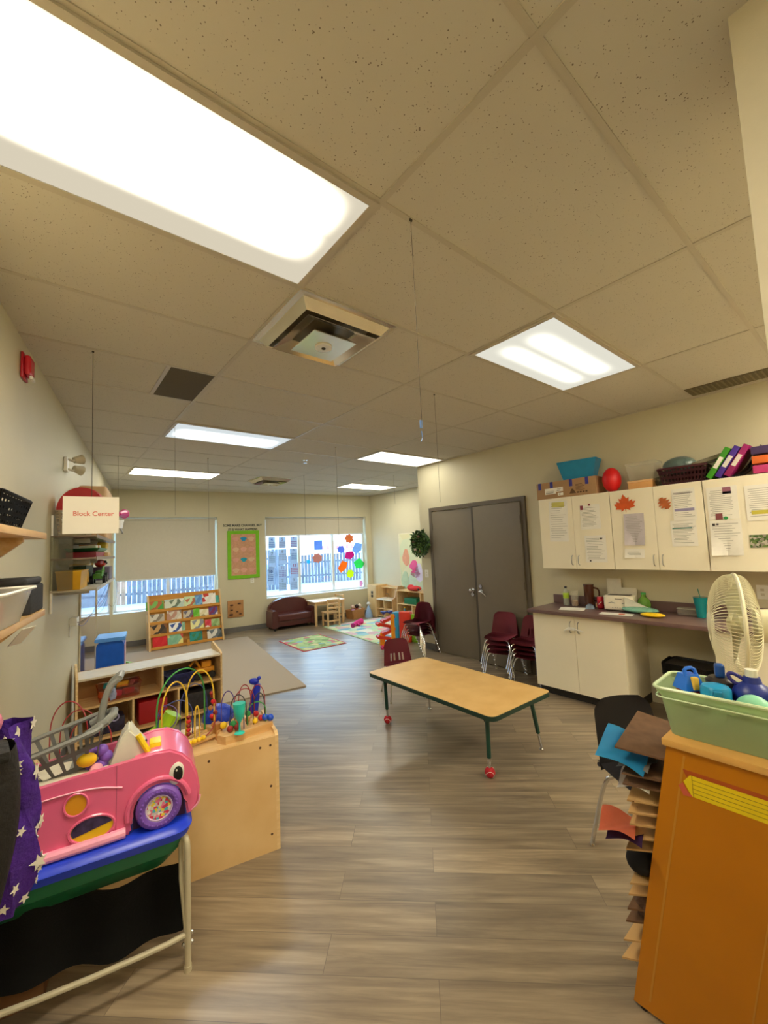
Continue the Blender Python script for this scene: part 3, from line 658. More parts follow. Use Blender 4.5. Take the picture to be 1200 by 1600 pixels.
books = [ # tier (0 bottom), x, w, h, colours, label
 (3, -.50, .26, .14, ['#4f9a44', '#79b35a', '#b5653c', '#5fa351'], 'green book with a brown animal, top left of the display'),
 (3, -.19, .30, .15, ['#b8cbbd', '#cfd7c2', '#6a7a66', '#e6e4d6'], 'pale grey-green book, second on the top tier'),
 (3, .07, .18, .17, ['#a6c59a', '#c9dcae', '#b86a4a', '#9dbd92'], 'pale green book with small figures in the middle of the top tier'),
 (3, .22, .13, .18, ['#3f6fb0', '#5a8ac4', '#7bb0d8', '#34609c'], 'blue book on the top tier'),
 (3, .40, .23, .19, ['#eceadf', '#e6e2d4', '#c94238', '#f2efe6', '#4a4a48'], 'white book with scattered dots on the top tier'),
 (3, .545, .06, .14, ['#4aa79a', '#63b8a8'], 'narrow teal book at the right end of the top tier'),
 (2, -.49, .25, .13, ['#b9ae9a', '#d8d0bb', '#8a7f6c', '#c9bfa8'], 'beige and grey book, left of the second tier'),
 (2, -.20, .22, .20, ['#ddd6c4', '#b98e78', '#cfc6b2', '#9a8a7a'], 'tall tan book with animals on the second tier'),
 (2, .03, .16, .13, ['#9a4338', '#c7bda6', '#6f6a78', '#e0dac8'], 'small dark red and white book on the second tier'),
 (2, .17, .10, .15, ['#66b32e', '#7cc23e'], 'bright green book on the second tier'),
 (2, .30, .15, .12, ['#dfd5a6', '#ece6c8', '#a8a07a'], 'cream book on the second tier'),
 (2, .46, .15, .15, ['#e9e6dc', '#7a2f5a', '#54508c', '#d86a56'], 'white book with a purple creature at the right of the second tier'),
 (1, -.47, .26, .19, ['#5a4632', '#c99b5e', '#3e342c', '#8a5a3a'], 'dark brown book with a smiling mouth on the third tier'),
 (1, -.19, .19, .16, ['#f0eee6', '#f4f2ea', '#3f5a9a', '#d96a3a'], 'white book with two small figures on the third tier'),
 (1, -.06, .05, .15, ['#86b090', '#9cc4a4'], 'narrow pale green book on the third tier'),
 (1, .17, .21, .16, ['#e4df92', '#ebe6a2', '#8f949a', '#dcd88a'], 'yellow book with a grey elephant on the third tier'),
 (1, .36, .10, .13, ['#d03a46', '#e05a60', '#f0e6dc'], 'small red book on the third tier'),
 (1, .49, .14, .13, ['#8fae6e', '#a8c288', '#6f9058'], 'green meadow book at the right of the third tier'),
 (0, -.44, .21, .17, ['#cf2228', '#d62c30'], 'red book at the bottom left of the display'),
 (0, -.20, .23, .20, ['#e6dc82', '#7fb694', '#8cc0a0', '#d85a4a'], 'yellow framed book with a red centre on the bottom tier'),
 (0, .14, .20, .17, ['#1f8480', '#2f9288', '#3e7f50', '#176a70'], 'teal book on the bottom tier'),
 (0, .46, .24, .17, ['#4d5a5e', '#dcd8cc', '#6b7478', '#39464a'], 'dark grey and white book leaning at the bottom right of the display'),
]
Mt = Matrix.LocRotScale(Vector((1.99, 8.03, 0)), None, None) @ rz(radians(-2))
for i, (k, x, w, h, cols, lab) in enumerate(books):
    y, z = tiers[k]; g = G(); g.mi = 0; w *= 1.06; h *= 1.05; g.box(-w/2, w/2, -.001, .001, 0, h)
    g.mi = 1; g.box(-w/2+.002, w/2-.002, .001, .008, .002, h-.002); g.mi = 0; g.box(-w/2, w/2, .008, .0095, 0, h)
    o = g.build('picture_book', [patches('cover_%02d' % i, cols, 11+i % 3), m_paper], None, smooth=False)
    p = Mt @ Vector((x, y+.008, z-.058)); o.location = p; o.rotation_euler = (radians(-13), 0, radians(-2)); tag(o, lab, 'book', 'picture books on the display')
    o.location = p+Vector((0, 0, .02))

# ------------------------------------------------------------------ foreground left: cabinet seen from behind
CA = (1.03, 2.28, 0); CR_ = radians(-11.1)
Cm = tr(*CA) @ rz(CR_)
def CW(x, y, z=0): p = Cm @ Vector((x, y, z)); return (p.x, p.y, p.z)
t = thing('toy_cabinet', 'low maple cabinet seen from its screwed back panel, carrying the bead mazes', 'cabinet', CA, CR_)
CL = 1.15; CH = .60
g = G(); g.box(-CL+.018, -.018, 0, .010, .0, CH-.002); g.build('back_panel', m_maple, t, smooth=False)
for x0, x1 in ((-CL, -CL+.018), (-.018, 0)):
    g = G(); g.prism([(0, 0), (.40, 0), (.40, CH-.02), (.37, CH+.02), (.02, CH+.02), (0, CH+.0)], x0, x1, 'x'); g.build('side_panel', m_ply, t, smooth=False)
g = G(); g.box(-CL+.018, -.018, .0101, .39, CH-.018, CH); g.build('cabinet_top', wood('maple_top', '#e9c893', '#dab57c', .35, 1, 10, 1, 3), t, smooth=False)
g = G(); g.box(-CL+.018, -.018, .0101, .39, .28, .298); g.box(-CL+.018, -.018, .0101, .39, .05, .068); g.box(-CL*.5-.009, -CL*.5+.009, .0101, .39, .068, CH-.02); g.build('shelf', m_maple, t, smooth=False)
for x, z in ((-.045, .555), (-.10, .555), (-.36, .555), (-.045, .34), (-.045, .09), (-.62, .555)):
    g = G(); g.cyl((x, -.0015, z), (x, .001, z), .0065, n=12); g.build('screw', mat('dark_screw', '#4b2f1c', .5), t)

# bead mazes
BC = [m_red, m_blue, m_yellow, m_green, mat('dark_red_bead', '#8e2420', .35), mat('wood_bead', '#c98a4a', .4)]
def wire(t, pts, m, r=.0028, beads=(), sm=3):
    g = G(); g.tube(pts, r, 6, smooth=sm); w = g.build('wire', m, t)
def bead(t, p, r, m):
    g = G(); g.ball(p, r, 12, 8); g.build('bead', m, t)
def arch(x0, y0, x1, y1, z0, h, n=10):
    return [(x0, y0, z0)]+[((x0+x1)/2-(x1-x0)/2*cos(pi*i/n), (y0+y1)/2-(y1-y0)/2*cos(pi*i/n), z0+h*.55+h*.45*sin(pi*i/n)) for i in range(n+1)]+[(x1, y1, z0)]
t = thing('bead_maze', 'large bead maze with tall yellow and green wire arches on a slatted wood base', 'bead maze', CW(-.46, .16, CH), CR_+radians(22))
for y in (-.07, -.025, .02, .065):
    g = G(); g.cyl((-.16, y, .022), (.14, y, .022), .011, n=12); g.build('base_rail', m_pine, t)
for x in (-.16, .14):
    g = G(); g.box(x-.014, x+.014, -.095, .09, 0, .05, .003); g.build('base_end', m_pine, t)
g = G(); g.box(.125, .16, -.09, -.05, .03, .085, .003); g.build('base_post', mat('honey_wood', '#b07a3c', .5), t)
m_wy = mat('yellow_wire', '#e3bf3c', .35); m_wg = mat('green_wire', '#3f9a48', .35); m_wb = mat('blue_wire', '#3b4a8e', .35); m_wr = mat('red_wire', '#9c2c34', .35); m_wp = mat('purple_wire', '#5c4690', .35); m_wk = mat('black_wire', '#2a2a2e', .4)
wire(t, arch(-.15, -.06, .0, -.02, .03, .33), m_wy, .0042)
wire(t, arch(.01, .02, .14, -.04, .03, .35), m_wy, .0042)
wire(t, arch(-.17, -.05, .12, .03, .03, .38), m_wg, .0042)
wire(t, arch(.03, -.04, .055, -.04, .03, .17), m_wy, .0042)
wire(t, arch(-.12, .06, .06, .05, .03, .20), m_wb)
wire(t, arch(.0, .07, .15, .06, .03, .26), m_wb)
wire(t, [(-.1, .0, .03), (-.15, .03, .15), (-.1, .05, .24), (-.03, .03, .2), (-.05, 0, .13), (-.1, .02, .1)], m_wp)
wire(t, [(.15, -.04, .2), (.13, -.08, .08), (.06, -.08, .03), (-.02, -.08, .04)], m_wr)
for i in range(5): bead(t, (.005, -.02, .06+.022*i), .012, BC[(4, 0, 4, 0, 4)[i]])
for i in range(9): bead(t, (.135+.012*(i % 2), -.04+.015*((i*2) % 3), .07+.021*i), .013, BC[(5, 4, 0, 4, 5, 4, 0, 4, 4)[i]])
for i in range(4): bead(t, (-.02+.025*i, -.085, .04), .013, BC[2])
bead(t, (-.1, .02, .11), .014, m_blue); bead(t, (-.13, .03, .1), .012, m_green); bead(t, (-.115, .0, .12), .012, m_yellow)
t = thing('bead_maze', 'small bead maze with looping wires on a thick triangular wood slab', 'bead maze', CW(-.17, .17, CH), CR_+radians(8))
g = G(); g.prism([(-.15, -.07), (-.12, -.12), (.15, -.10), (.16, -.02), (.10, .12), (-.06, .10)], 0, .042, 'z'); g.build('maze_base', m_pine, t)
z0 = .042
for a, c, hgt, m in (((-.10, .04, -.03, .02), 0, .19, m_wp), ((-.06, .0, .02, -.03), 0, .17, m_wk), ((0, .05, .07, .04), 0, .20, m_wr), ((.05, -.06, .13, -.02), 0, .16, m_wk), ((.07, .04, .14, .0), 0, .19, m_wr), ((.02, -.05, .12, -.07), 0, .12, m_wg), ((-.08, -.05, -.01, -.08), 0, .1, m_wb), ((-.02, .07, .10, .07), 0, .17, m_wr)):
    wire(t, arch(a[0], a[1], a[2], a[3], z0, hgt), m)
for p, r, m in (((-.11, -.04, .075), .019, m_yellow), ((-.085, -.075, .06), .018, BC[4]), ((-.06, -.05, .07), .02, m_green), ((-.05, -.085, .062), .016, BC[4]), ((-.03, -.03, .06), .016, m_red),
                ((.045, .02, .08), .017, m_green), ((.03, -.02, .062), .016, BC[5]), ((.06, -.06, .06), .016, m_yellow), ((.085, .0, .075), .017, m_red), ((.10, -.04, .06), .016, m_red), ((.12, -.055, .062), .019, m_blue), ((.145, -.075, .06), .019, m_blue), ((.02, .05, .07), .015, m_purple), ((-.02, .03, .065), .015, m_yellow)):
    bead(t, p, r, m)
t = thing('bead_wire_toy', 'dark red looping wires of a bead toy behind the grey toy basket', 'toy', CW(-1.0, .2, CH), CR_)
for k in range(3): wire(t, arch(-.06+.04*k, .02, .10+.05*k, -.04, 0, .33-.05*k), m_wr, .003)
g = G(); g.box(-.1, .26, -.1, .1, 0, .02, .003); g.build('toy_base', m_pine, t)
t = thing('toy_goblet', 'teal plastic goblet standing among the beads', 'goblet', CW(-.20, .04, CH+.043), 0)
g = G(); g.lathe([(.028, 0), (.026, .004), (.006, .01), (.005, .05), (.012, .065), (.026, .09), (.031, .125), (.033, .16)], n=24); g.build('goblet_body', mat('teal_goblet', '#2cc4b4', .3), t)
t = thing('toy_giraffe', 'deep blue plastic animal figure standing behind the small bead maze', 'toy', CW(-.06, .30, CH), radians(-40))
g = G(); g.tube([(-.03, 0, .0), (-.015, 0, .08), (.0, 0, .16), (.01, 0, .21)], lambda u: .035-.018*u, 12, smooth=2); g.ball((-.012, 0, .225), (.032, .018, .02)); g.ball((.02, .0, .245), .012); g.build('toy_body', mat('deep_blue', '#1b2fb4', .35), t)
tag(G().ball((0, 0, .06), (.09, .07, .075), 18, 12).build('blue_toy_bag', mat('crumpled_blue', '#1c3fc0', .35, bump=.8, bscale=30), None, loc=CW(-.28, .30, CH)), 'crumpled shiny blue toy between the two bead mazes', 'toy')
t = thing('lime_toy', 'lime green curved plastic toy on the cabinet behind the pink car', 'toy', CW(-.72, .22, CH), CR_)
g = G(); g.tube([(-.18, 0, .05), (-.08, 0, .03), (.05, 0, .03), (.16, 0, .09), (.20, 0, .16)], lambda u: .035+.01*u, 10, smooth=2); g.build('toy_body', mat('lime', '#a8d826', .35), t)
g = G(); g.box(-.16, .05, -.07, .07, 0, .02, .006); g.build('toy_foot', mat('lime2', '#96c41f', .4), t)
tag(G().box(-.3, .3, -.18, .18, 0, .12, .015).build('blue_bin', m_blue, None, loc=(.86, 3.35, 0), rotz=-.15), 'flat blue plastic bin on the floor behind the cabinet', 'bin')
t = thing('toy_truck', 'blue toy truck with big black wheels at the far end of the cabinet', 'toy truck', (1.16, 2.86, 0), radians(75)); t.scale = (.7, .7, .7)
g = G(); g.box(-.17, .17, -.08, .08, .10, .19, .02); g.box(.02, .15, -.07, .07, .19, .29, .02); g.build('truck_body', m_blue, t)
for x in (-.11, .11):
    for y in (-.10, .10):
        g = G(); g.cyl((x, y-.025, .075), (x, y+.025, .075), .075, n=22); g.mi = 1; g.cyl((x, y-.028, .075), (x, y+.028, .075), .03, n=14); g.build('wheel', [m_black, m_greyp], t)

# ------------------------------------------------------------------ sensory table
SO = (.475, 1.885, 0); SR = radians(-10.0)
Sm = tr(*SO) @ rz(SR)
def SW(x, y, z=0): p = Sm @ Vector((x, y, z)); return (p.x, p.y, p.z)
t = thing('sensory_table', 'low play table with blue lid, green tub and cream tube legs, under the pink car', 'table', SO, SR)
SLn, SD = .745, .43
def rr(k, r=.07): return rrect(-SLn-k, 0+k, 0-k, SD+k, r, 6)
g = G(); g.hexa([(x, y, .505) for x, y in rr(-.004)], [(x, y, .535) for x, y in rr(.006)]); g.hexa([(x, y, .535) for x, y in rr(.006)], [(x, y, .556) for x, y in rr(-.012)]); g.build('table_lid', mat('royal_blue', '#1c3fd8', .35), t, ang=50)
g = G()
L = [rr(-.012), rr(-.03), rr(-.08, .06)]; Z = [.505, .45, .385]
for a in range(2): g.hexa([(x, y, Z[a+1]) for x, y in L[a+1]], [(x, y, Z[a]) for x, y in L[a]])
g.build('table_tub', mat('bottle_green', '#0b6a44', .4), t, ang=50)
m_tube = mat('cream_tube', '#c9c0a4', .3, .2)
for x in (-.015, -SLn+.015):
    for y in (.02, SD-.02):
        g = G(); s = 1 if y < .1 else -1; g.tube([(x, y, .008), (x, y, .44), (x-.002, y+.006*s, .485), (x-.02, y+.03*s, .50)], .0125, 12, smooth=1); g.cyl((x, y, 0), (x, y, .02), .015, n=12); g.build('leg', m_tube, t)
    g = G(); g.tube([(x-.022, .05, .49), (x-.022, .035, .34), (x-.006, .02, .15)], .009, 8); g.build('leg_brace', m_tube, t)
g = G(); g.tube([(-SLn+.02, .02, .155), (-.4, .01, .138), (-.1, .015, .13), (-.02, .02, .135)], .010, 10, smooth=1); g.build('front_bar', m_tube, t)
g = G(); g.tube([(-SLn+.02, SD-.02, .135), (-.02, SD-.02, .135)], .010, 10); g.build('back_bar', m_tube, t)
for z in (.10, .135):
    g = G(); g.ball((-.0, .02, z), .008); g.ball((-.03, .02, z), .008); g.build('bolt', m_chrome, t)
t = thing('black_bag', 'black fabric hanging slung behind the lower bar of the play table', 'cloth', SW(-.4, .05, 0), SR)
g = G(); g.sheet(lambda u, v: (-.30+.67*u+.01*sin(v*9), .03+.02*sin(u*17)+.10*sin(v*pi)*.3, .13+.26*v+.02*sin(u*6)), 24, 10, .004); g.build('bag_cloth', mat('black_fabric', '#121110', .95, bump=.3), t)
tag(G().box(-.13, .13, -.12, .12, 0, .30, .003).build('cardboard_box', mat('brown_cardboard', '#7a5433', .8), None, loc=SW(-.62, .30, 0), rotz=SR), 'brown cardboard box on the floor under the play table', 'box')

# ------------------------------------------------------------------ pink ride-along car
zc = .557
t = thing('toy_car', 'pink plastic toy car with an eye headlight and a purple rattle wheel', 'toy car', SW(0, .05, zc), SR)
# profile in local x (0 = nose end of table), z above lid
def arc(cx, cz, r, a0, a1, n=10): return [(cx+r*cos(radians(a0+(a1-a0)*i/n)), cz+r*sin(radians(a0+(a1-a0)*i/n))) for i in range(n+1)]
wx, wz, wr = -.115, .062, .093
side = [(-.72, .0), (wx-wr-.01, 0), (wx-wr-.01, .02)]+arc(wx, wz+.01, wr+.004, 200, -10, 16)+[(wx+wr+.008, .01), (.005, .012), (.03, .05), (.036, .10), (.027, .16), (.005, .215), (-.03, .255), (-.075, .28), (-.13, .285), (-.19, .275), (-.30, .268), (-.5, .255), (-.72, .24)]
YW = .26
g = G(); g.prism(side, 0, .022, 'y'); bmesh.ops.bevel(g.bm, geom=[e for e in g.bm.edges if abs(e.verts[0].co.y) < 1e-4 and abs(e.verts[1].co.y) < 1e-4], offset=.008, segments=3, affect='EDGES'); g.build('car_side', m_pink, t, ang=40)
g = G(); g.prism(side, YW-.022, YW, 'y'); g.build('car_side', m_pink, t, ang=40)
hood = [(-.20, .0), (-.20, .27)]+[(-.13, .283), (-.075, .278), (-.03, .253), (.005, .213), (.026, .16), (.034, .10), (.028, .05), (.003, .02), (-.01, .012)]+arc(wx, wz+.01, wr+.006, -10, 170, 14)
g = G(); g.prism([(-.20, .12), (-.20, .27), (-.13, .283), (-.075, .278), (-.03, .253), (.005, .213), (.026, .16), (.034, .10), (.0, .09), (-.03, .14), (-.10, .17), (-.16, .15)], .02, YW-.02, 'y'); g.build('car_hood', m_pink, t, ang=50)
g = G(); g.prism([(.0, .012), (.033, .05), (.035, .10), (.0, .10)], .02, YW-.02, 'y'); g.build('car_bumper', m_pink, t, ang=50)
g = G(); g.box(-.70, -.22, .02, YW-.02, .02, .035); g.build('car_floor', mat('dark_pink', '#d8447c', .4), t)
g = G(); g.box(-.74, -.70, .0, YW, .0, .27, .015); g.build('car_tail', m_pink, t)
g = G(); g.tube([(-.72, -.008, .018), (-.4, -.012, .018), (wx-wr-.02, -.008, .02)], .018, 10, smooth=1); g.build('side_sill', mat('light_pink', '#f7a6c2', .3), t)
g = G(); g.tube([(p[0], -.004, p[1]) for p in arc(wx, wz+.01, wr+.016, 190, 10, 20)], .010, 8); g.build('wheel_arch', m_pink, t)
g = G(); g.tube([(-.6, -.001, .20), (-.45, -.003, .215), (-.33, -.002, .212), (-.24, -.001, .185)], .003, 6, smooth=2); g.build('crease_highlight', mat('pink_highlight', '#f9b4cb', .3), t)  # raised line in paler pink, a highlight put into the colour
g = G(); g.tube([(-.26, -.001, .02), (-.258, -.001, .27)], .0012, 5); g.build('panel_seam', mat('seam_pink', '#b9587c', .5), t)
g = G(); g.cyl((-.62, -.004, .15), (-.50, -.004, .155), .016, n=14); g.ball((-.62, -.004, .15), .016); g.ball((-.50, -.004, .155), .016); g.build('door_handle', m_pink, t)
def ell(cx, cz, a, b, n=28): return [(cx+a*cos(2*pi*i/n), cz+b*sin(2*pi*i/n)) for i in range(n)]
g = G(); g.prism(ell(-.385, .168, .033, .036), -.003, .004, 'y'); g.build('side_window', speckle('orange_print', '#e09a28', '#a8601a', 60, .02, .5, 0), t)
g = G(); g.tube([(x, -.004, z) for x, z in ell(-.385, .168, .036, .039)], .004, 6, closed=True); g.build('window_rim', m_pink, t)
g = G(); g.prism(ell(-.335, .068, .068, .042), -.003, .004, 'y'); wv = g.build('side_window', m_yellow, t)
g = G(); g.prism([(x, max(z, .064-.2*(-.335-x))) for x, z in ell(-.335, .070, .064, .038)], -.0045, -.0025, 'y'); g.build('window_inside', mat('toy_dark_inside', '#3b2f55', .5, var=.5, scale=40), wv)
g = G(); g.tube([(x, -.004, z) for x, z in ell(-.335, .068, .071, .045)], .005, 6, closed=True); g.build('window_rim', m_pink, t)
# eye
g = G(); g.M = tr(-.052, -.002, .183) @ Matrix.Rotation(radians(8), 4, 'Y'); g.ball((0, 0, 0), (.028, .010, .043), 18, 12); e = g.build('headlight_eye', m_whitep, t)
g = G(); g.M = tr(-.047, -.009, .183); g.ball((0, 0, 0), (.018, .006, .030), 18, 12); g.mi = 1; g.ball((-.005, -.0045, .016), (.0035, .002, .0045)); g.build('pupil', [m_black, m_whitep], e)  # white dot on the pupil is a highlight put into the colour
g = G(); g.tube([(-.0, .004, .02), (.03, .0, .04), (.036, .002, .07)], .004, 6, smooth=2); g.build('mouth_line', mat('light_pink', '#f7a6c2'), t)
# wheel: purple ring around a clear drum of coloured bits
g = G(); g.torus((wx, -.006, wz+.015), .062, .020, 'y', 32, 10)
for i in range(26):
    a = 2*pi*i/26; g.ball((wx+.063*cos(a), -.024, wz+.015+.063*sin(a)), .005, 6, 4)
w = g.build('wheel', m_purple, t)
g = G(); g.cyl((wx, -.016, wz+.015), (wx, .0, wz+.015), .048, n=32); g.build('wheel_drum', patches('rattle_beads', ['#c9bcc0', '#e8d23c', '#4fb0c0', '#e57a9a', '#d8d3c8', '#d03a5a', '#efe9dc'], 95), w)
g = G(); g.torus((wx, -.018, wz+.015), .046, .0035, 'y', 28, 6); g.build('drum_rim', mat('lilac_rim', '#cdb6d8', .3), w)
g = G(); g.box(wx-.09, wx+.095, .03, .04, .0, .10); g.build('wheel_well', mat('well_purple', '#4a2548', .6), t)
# things riding in the car
def CarW(x, y, z): return SW(x, y+.05, z+zc)
t = thing('toy_steering_console', 'off-white wedge-shaped toy console with yellow edge in the pink car', 'toy', CarW(-.19, .10, .20), SR)
g = G(); g.prism([(-.115, .0), (.055, .045), (.02, .09), (-.005, .14), (-.03, .185), (-.055, .16), (-.085, .08)], -.05, .06, 'y'); bmesh.ops.bevel(g.bm, geom=list(g.bm.edges), offset=.008, segments=2, affect='EDGES'); g.build('console_body', mat('off_white_plastic', '#dedccb', .35), t)
g = G(); g.tube([(.0, -.05, .15), (.025, -.055, .10), (.045, -.055, .06), (.07, -.05, .06)], .011, 8, smooth=1); g.box(.04, .085, -.04, .03, .05, .10, .01); g.build('console_edge', mat('bright_yellow', '#f3d31c', .35), t)
t = thing('toy_flower', 'purple and yellow flower-shaped rattle beside the off-white console', 'toy', CarW(-.33, .08, .285), SR)
g = G()
for i in range(6): a = i*pi/3; g.ball((.03*cos(a), 0, .03*sin(a)), (.024, .02, .024), 10, 7)
g.build('petals', m_purple, t)
g = G(); g.ball((-.03, -.025, .012), (.034, .016, .026)); g.build('yellow_centre', m_yellow, t)
g = G(); g.cyl((.0, -.06, -.035), (.0, -.02, -.03), .022, .022, 18); g.mi = 1; g.cyl((.0, -.063, -.035), (.0, -.06, -.035), .008, n=10); g.build('pink_knob', [mat('pale_pink', '#eda9bb', .4), m_red], t)
tag(G().box(-.13, .13, -.09, .09, 0, .04, .012).build('cushion_block', mat('cream_plastic', '#d9d1bd', .5), None, loc=CarW(-.42, .12, .215), rotz=SR), 'flat cream plastic piece under the grey toy basket', 'toy')
# grey basket cart
t = thing('toy_shopping_basket', 'grey plastic toy shopping basket with tall handle on top of the pink car', 'basket', CarW(-.43, .13, .25), SR)
Mx = Matrix.Rotation(radians(-14), 4, 'Y')
g = G(); g.M = Mx; basket(g, .30, .22, .13, .05, 6, 4, 2, .0, bar=.30, rim=.010, th=.004)
g.build('basket_body', mat('cart_grey', '#888a86', .4), t)
g = G(); g.M = Mx
for y in (-.045, .045): g.tube([(.14, y, .12), (.17, y, .20), (.21, y*.9, .26), (.245, y*.9, .275)], .012, 10, smooth=2)
g.tube([(.245, -.045, .275), (.25, .045, .275)], .013, 10); g.tube([(.10, -.06, .115), (.19, -.055, .14), (.19, .055, .14), (.10, .06, .115)], .016, 10, smooth=1)
g.build('basket_handle', mat('cart_grey', '#888a86'), t)
g = G(); g.M = Mx; g.box(.195, .215, -.035, .035, .20, .23, .003); g.build('handle_badge', mat('badge_print', '#7d86a4', .4, var=.4, scale=60), t)

# ------------------------------------------------------------------ purple starred cloth and black bag hanging at the left edge
t = thing('starry_blanket', 'purple cloth with white stars hanging at the left edge beside the pink car', 'blanket', (-.095, 1.73, .02), 0)
g = G()
def cl(a, v):
    z = .60+v*.53
    w = .125-.05*(1-v)+.03*sin(v*5+.5)+.012*sin(a*5+v*14); d = .055+.012*sin(a*7+v*9)
    return Vector((-.03*(1-v)-.04*max(0, v-.75)*4+w*cos(a), d*sin(a), z))
k = 40
g.sheet(lambda u, v: cl(2*pi*u, v), 44, 26)
def star(g, c, nrm, r, th=.002):
    n = Vector(nrm).normalized(); a = n.cross(Vector((0, 0, 1))).normalized(); b = a.cross(n); rot = random.uniform(0, 6)
    P = [Vector(c)+(a*cos(rot+i*pi/5)+b*sin(rot+i*pi/5))*(r if i % 2 == 0 else r*.42) for i in range(10)]
    g.hexa(P, [p+n*th for p in P])
random.seed(11); g.mi = 1
for i in range(46):
    a = random.uniform(-2.6, .3); v = (i+.5)/46
    c = cl(a, v); d1 = cl(a+.05, v)-cl(a-.05, v); n = Vector((d1.y, -d1.x, 0)).normalized()
    star(g, c+n*.001, n, random.choice([.011, .015, .024, .020]))
g.build('blanket_cloth', [mat('purple_fleece', '#47208a', .95, var=.25, scale=25, bump=.5, bscale=90), mat('star_white', '#e6dfd0', .9)], t)
t = thing('black_backpack', 'black fabric bag at the left edge in front of the purple starred cloth', 'bag', (-.14, 1.53, 0), .1)
g = G(); g.sheet(lambda u, v: ((.085+.02*sin(v*3))*cos(2*pi*u)*(1-.25*(1-v)**2), .07*sin(2*pi*u), .745+.40*v+.008*sin(u*20)), 28, 14); g.box(-.07, .075, -.06, .06, 1.12, 1.15, .01); g.build('bag_body', mat('black_nylon', '#1d1b1a', .7, bump=.4, bscale=60), t)
g = G(); g.tube([(-.05, 0, 1.14), (-.06, 0, 1.25), (-.10, .02, 1.33), (-.17, .03, 1.35)], .008, 6, smooth=2); g.build('strap', m_black, t)
t = thing('pink_garment', 'pink cloth end showing above the purple starred cloth', 'clothing', (-.16, 1.76, 0), 0)
g = G(); g.ball((0, 0, 1.15), (.07, .03, .055), 14, 8); g.tube([(-.03, 0, 1.18), (-.08, .0, 1.3), (-.15, 0, 1.36)], .012, 8, smooth=1); g.build('garment_cloth', mat('pink_cloth', '#e58aa8', .9, bump=.5), t)
t = thing('coat_hooks', 'wall strip with hooks at the left edge that carries the hanging bag', 'hooks', (-.338, 1.66, 1.36), AL)
g = G(); g.box(-.25, .25, -.02, 0, -.03, .03, .003); g.build('hook_board', m_pine, t)
for x in (-.12, .08): g = G(); g.tube([(x, -.02, 0), (x, -.06, -.02), (x, -.075, .01)], .006, 6, smooth=1); g.build('hook', m_steel, t)

# ------------------------------------------------------------------ block shelf (faces the viewer)
t = thing('block_shelf', 'open maple storage unit with two rows of toy bins in front of the carpet', 'shelf unit', (.22, 4.53, 0), radians(-1))
BL = 1.22; BD = .33; BH = .60
for x in (0, BL-.018):
    g = G(); g.prism([(0, 0), (BD, 0), (BD, BH+.05), (BD-.03, BH+.07), (.02, BH+.01), (0, BH-.01)], x, x+.018, 'x'); g.build('side_panel', m_ply, t, smooth=False)
g = G(); g.box(.018, BL-.018, 0, BD-.012, BH-.03, BH-.012); g.build('unit_top', mat('pale_maple_top', '#d9cdb8', .3), t, smooth=False)
g = G(); g.box(.018, BL-.018, .004, BD-.012, .325, .343); g.box(.018, BL-.018, .004, BD-.012, .04, .058); g.build('shelf', m_maple, t, smooth=False)
for x, z0, z1 in ((.66, .343, BH-.03), (.42, .058, .325), (.80, .058, .325)):
    g = G(); g.box(x, x+.016, .004, BD-.012, z0, z1); g.build('divider', m_ply, t, smooth=False)
g = G(); g.box(.018, BL-.018, BD-.012, BD-.004, .0, BH-.01); g.build('back_panel', mat('dark_maple_back', '#b08a58', .5), t, smooth=False)
def BSW(x, y, z): p = tr(.22, 4.53, 0) @ rz(radians(-1)) @ Vector((x, y, z)); return (p.x, p.y, p.z)
def bin_(name, lab, x, y, z, dx, dy, dz, m, fill=None, cat='bin'):
    t = thing(name, lab, cat, BSW(x, y, z), radians(-1))
    a, b = dx/2, dy/2; g = G()
    f = lambda k, zz: [(px, py, zz) for px, py in rrect(-a-k, a+k, -b-k, b+k, .02, 3)]
    R = len(f(0, 0)); g.hexa(f(-.015, 0), f(-.015, .004))
    g.sheet(lambda u, v: (lambda P: (P[int(round(u*R)) % R][0], P[int(round(u*R)) % R][1], v*dz))(f(-.015+.015*v, 0)), R, 2, .003); g.build('bin_body', m, t)
    g = G(); g.tube(f(.002, dz), .004, 5, closed=True); g.build('bin_rim', m, t)
    return t
bin_('toy_bin', 'clear pinkish bin of coloured blocks on the upper left shelf of the maple unit', .33, .15, .344, .34, .22, .12, glass_mat('pink_clear', (.95, .72, .70, 1), .1, .15))
random.seed(5)
for i, (c, n) in enumerate((('#e0782c', 'orange'), ('#2a9aa0', 'teal'), ('#c03a5a', 'pink'), ('#d8a024', 'yellow'), ('#b83028', 'red'), ('#8a3a3a', 'dark red'))):
    p = (.21+.048*i, .15+random.uniform(-.04, .04), .35+.07*(i % 2))
    o = G().box(-.05, .05, -.02, .02, 0, .05, .006).build('toy_block', mat('block_'+n.replace(' ', '_'), c, .5), None, loc=BSW(*p)); o.rotation_euler = (.1*i-.2, .1, .4*i-1)
    tag(o, n+' toy block in the clear bin on the upper left shelf', 'block')
t = bin_('toy_bin', 'blue wire-patterned bin on the upper right shelf of the maple unit', .84, .16, .344, .28, .22, .11, mat('navy_violet', '#39407e', .5, var=.4, scale=40))
t = thing('toy_digger', 'yellow and black toy digger on the upper right shelf of the maple unit', 'toy digger', BSW(1.07, .15, .344), 0)
g = G(); g.box(-.10, .10, -.05, .05, .06, .11, .01); g.box(-.02, .07, -.04, .04, .11, .17, .01); g.tube([(-.03, 0, .11), (-.08, 0, .19), (-.13, 0, .14)], .014, 6); g.build('digger_body', mat('digger_yellow', '#e0961a', .4), t)
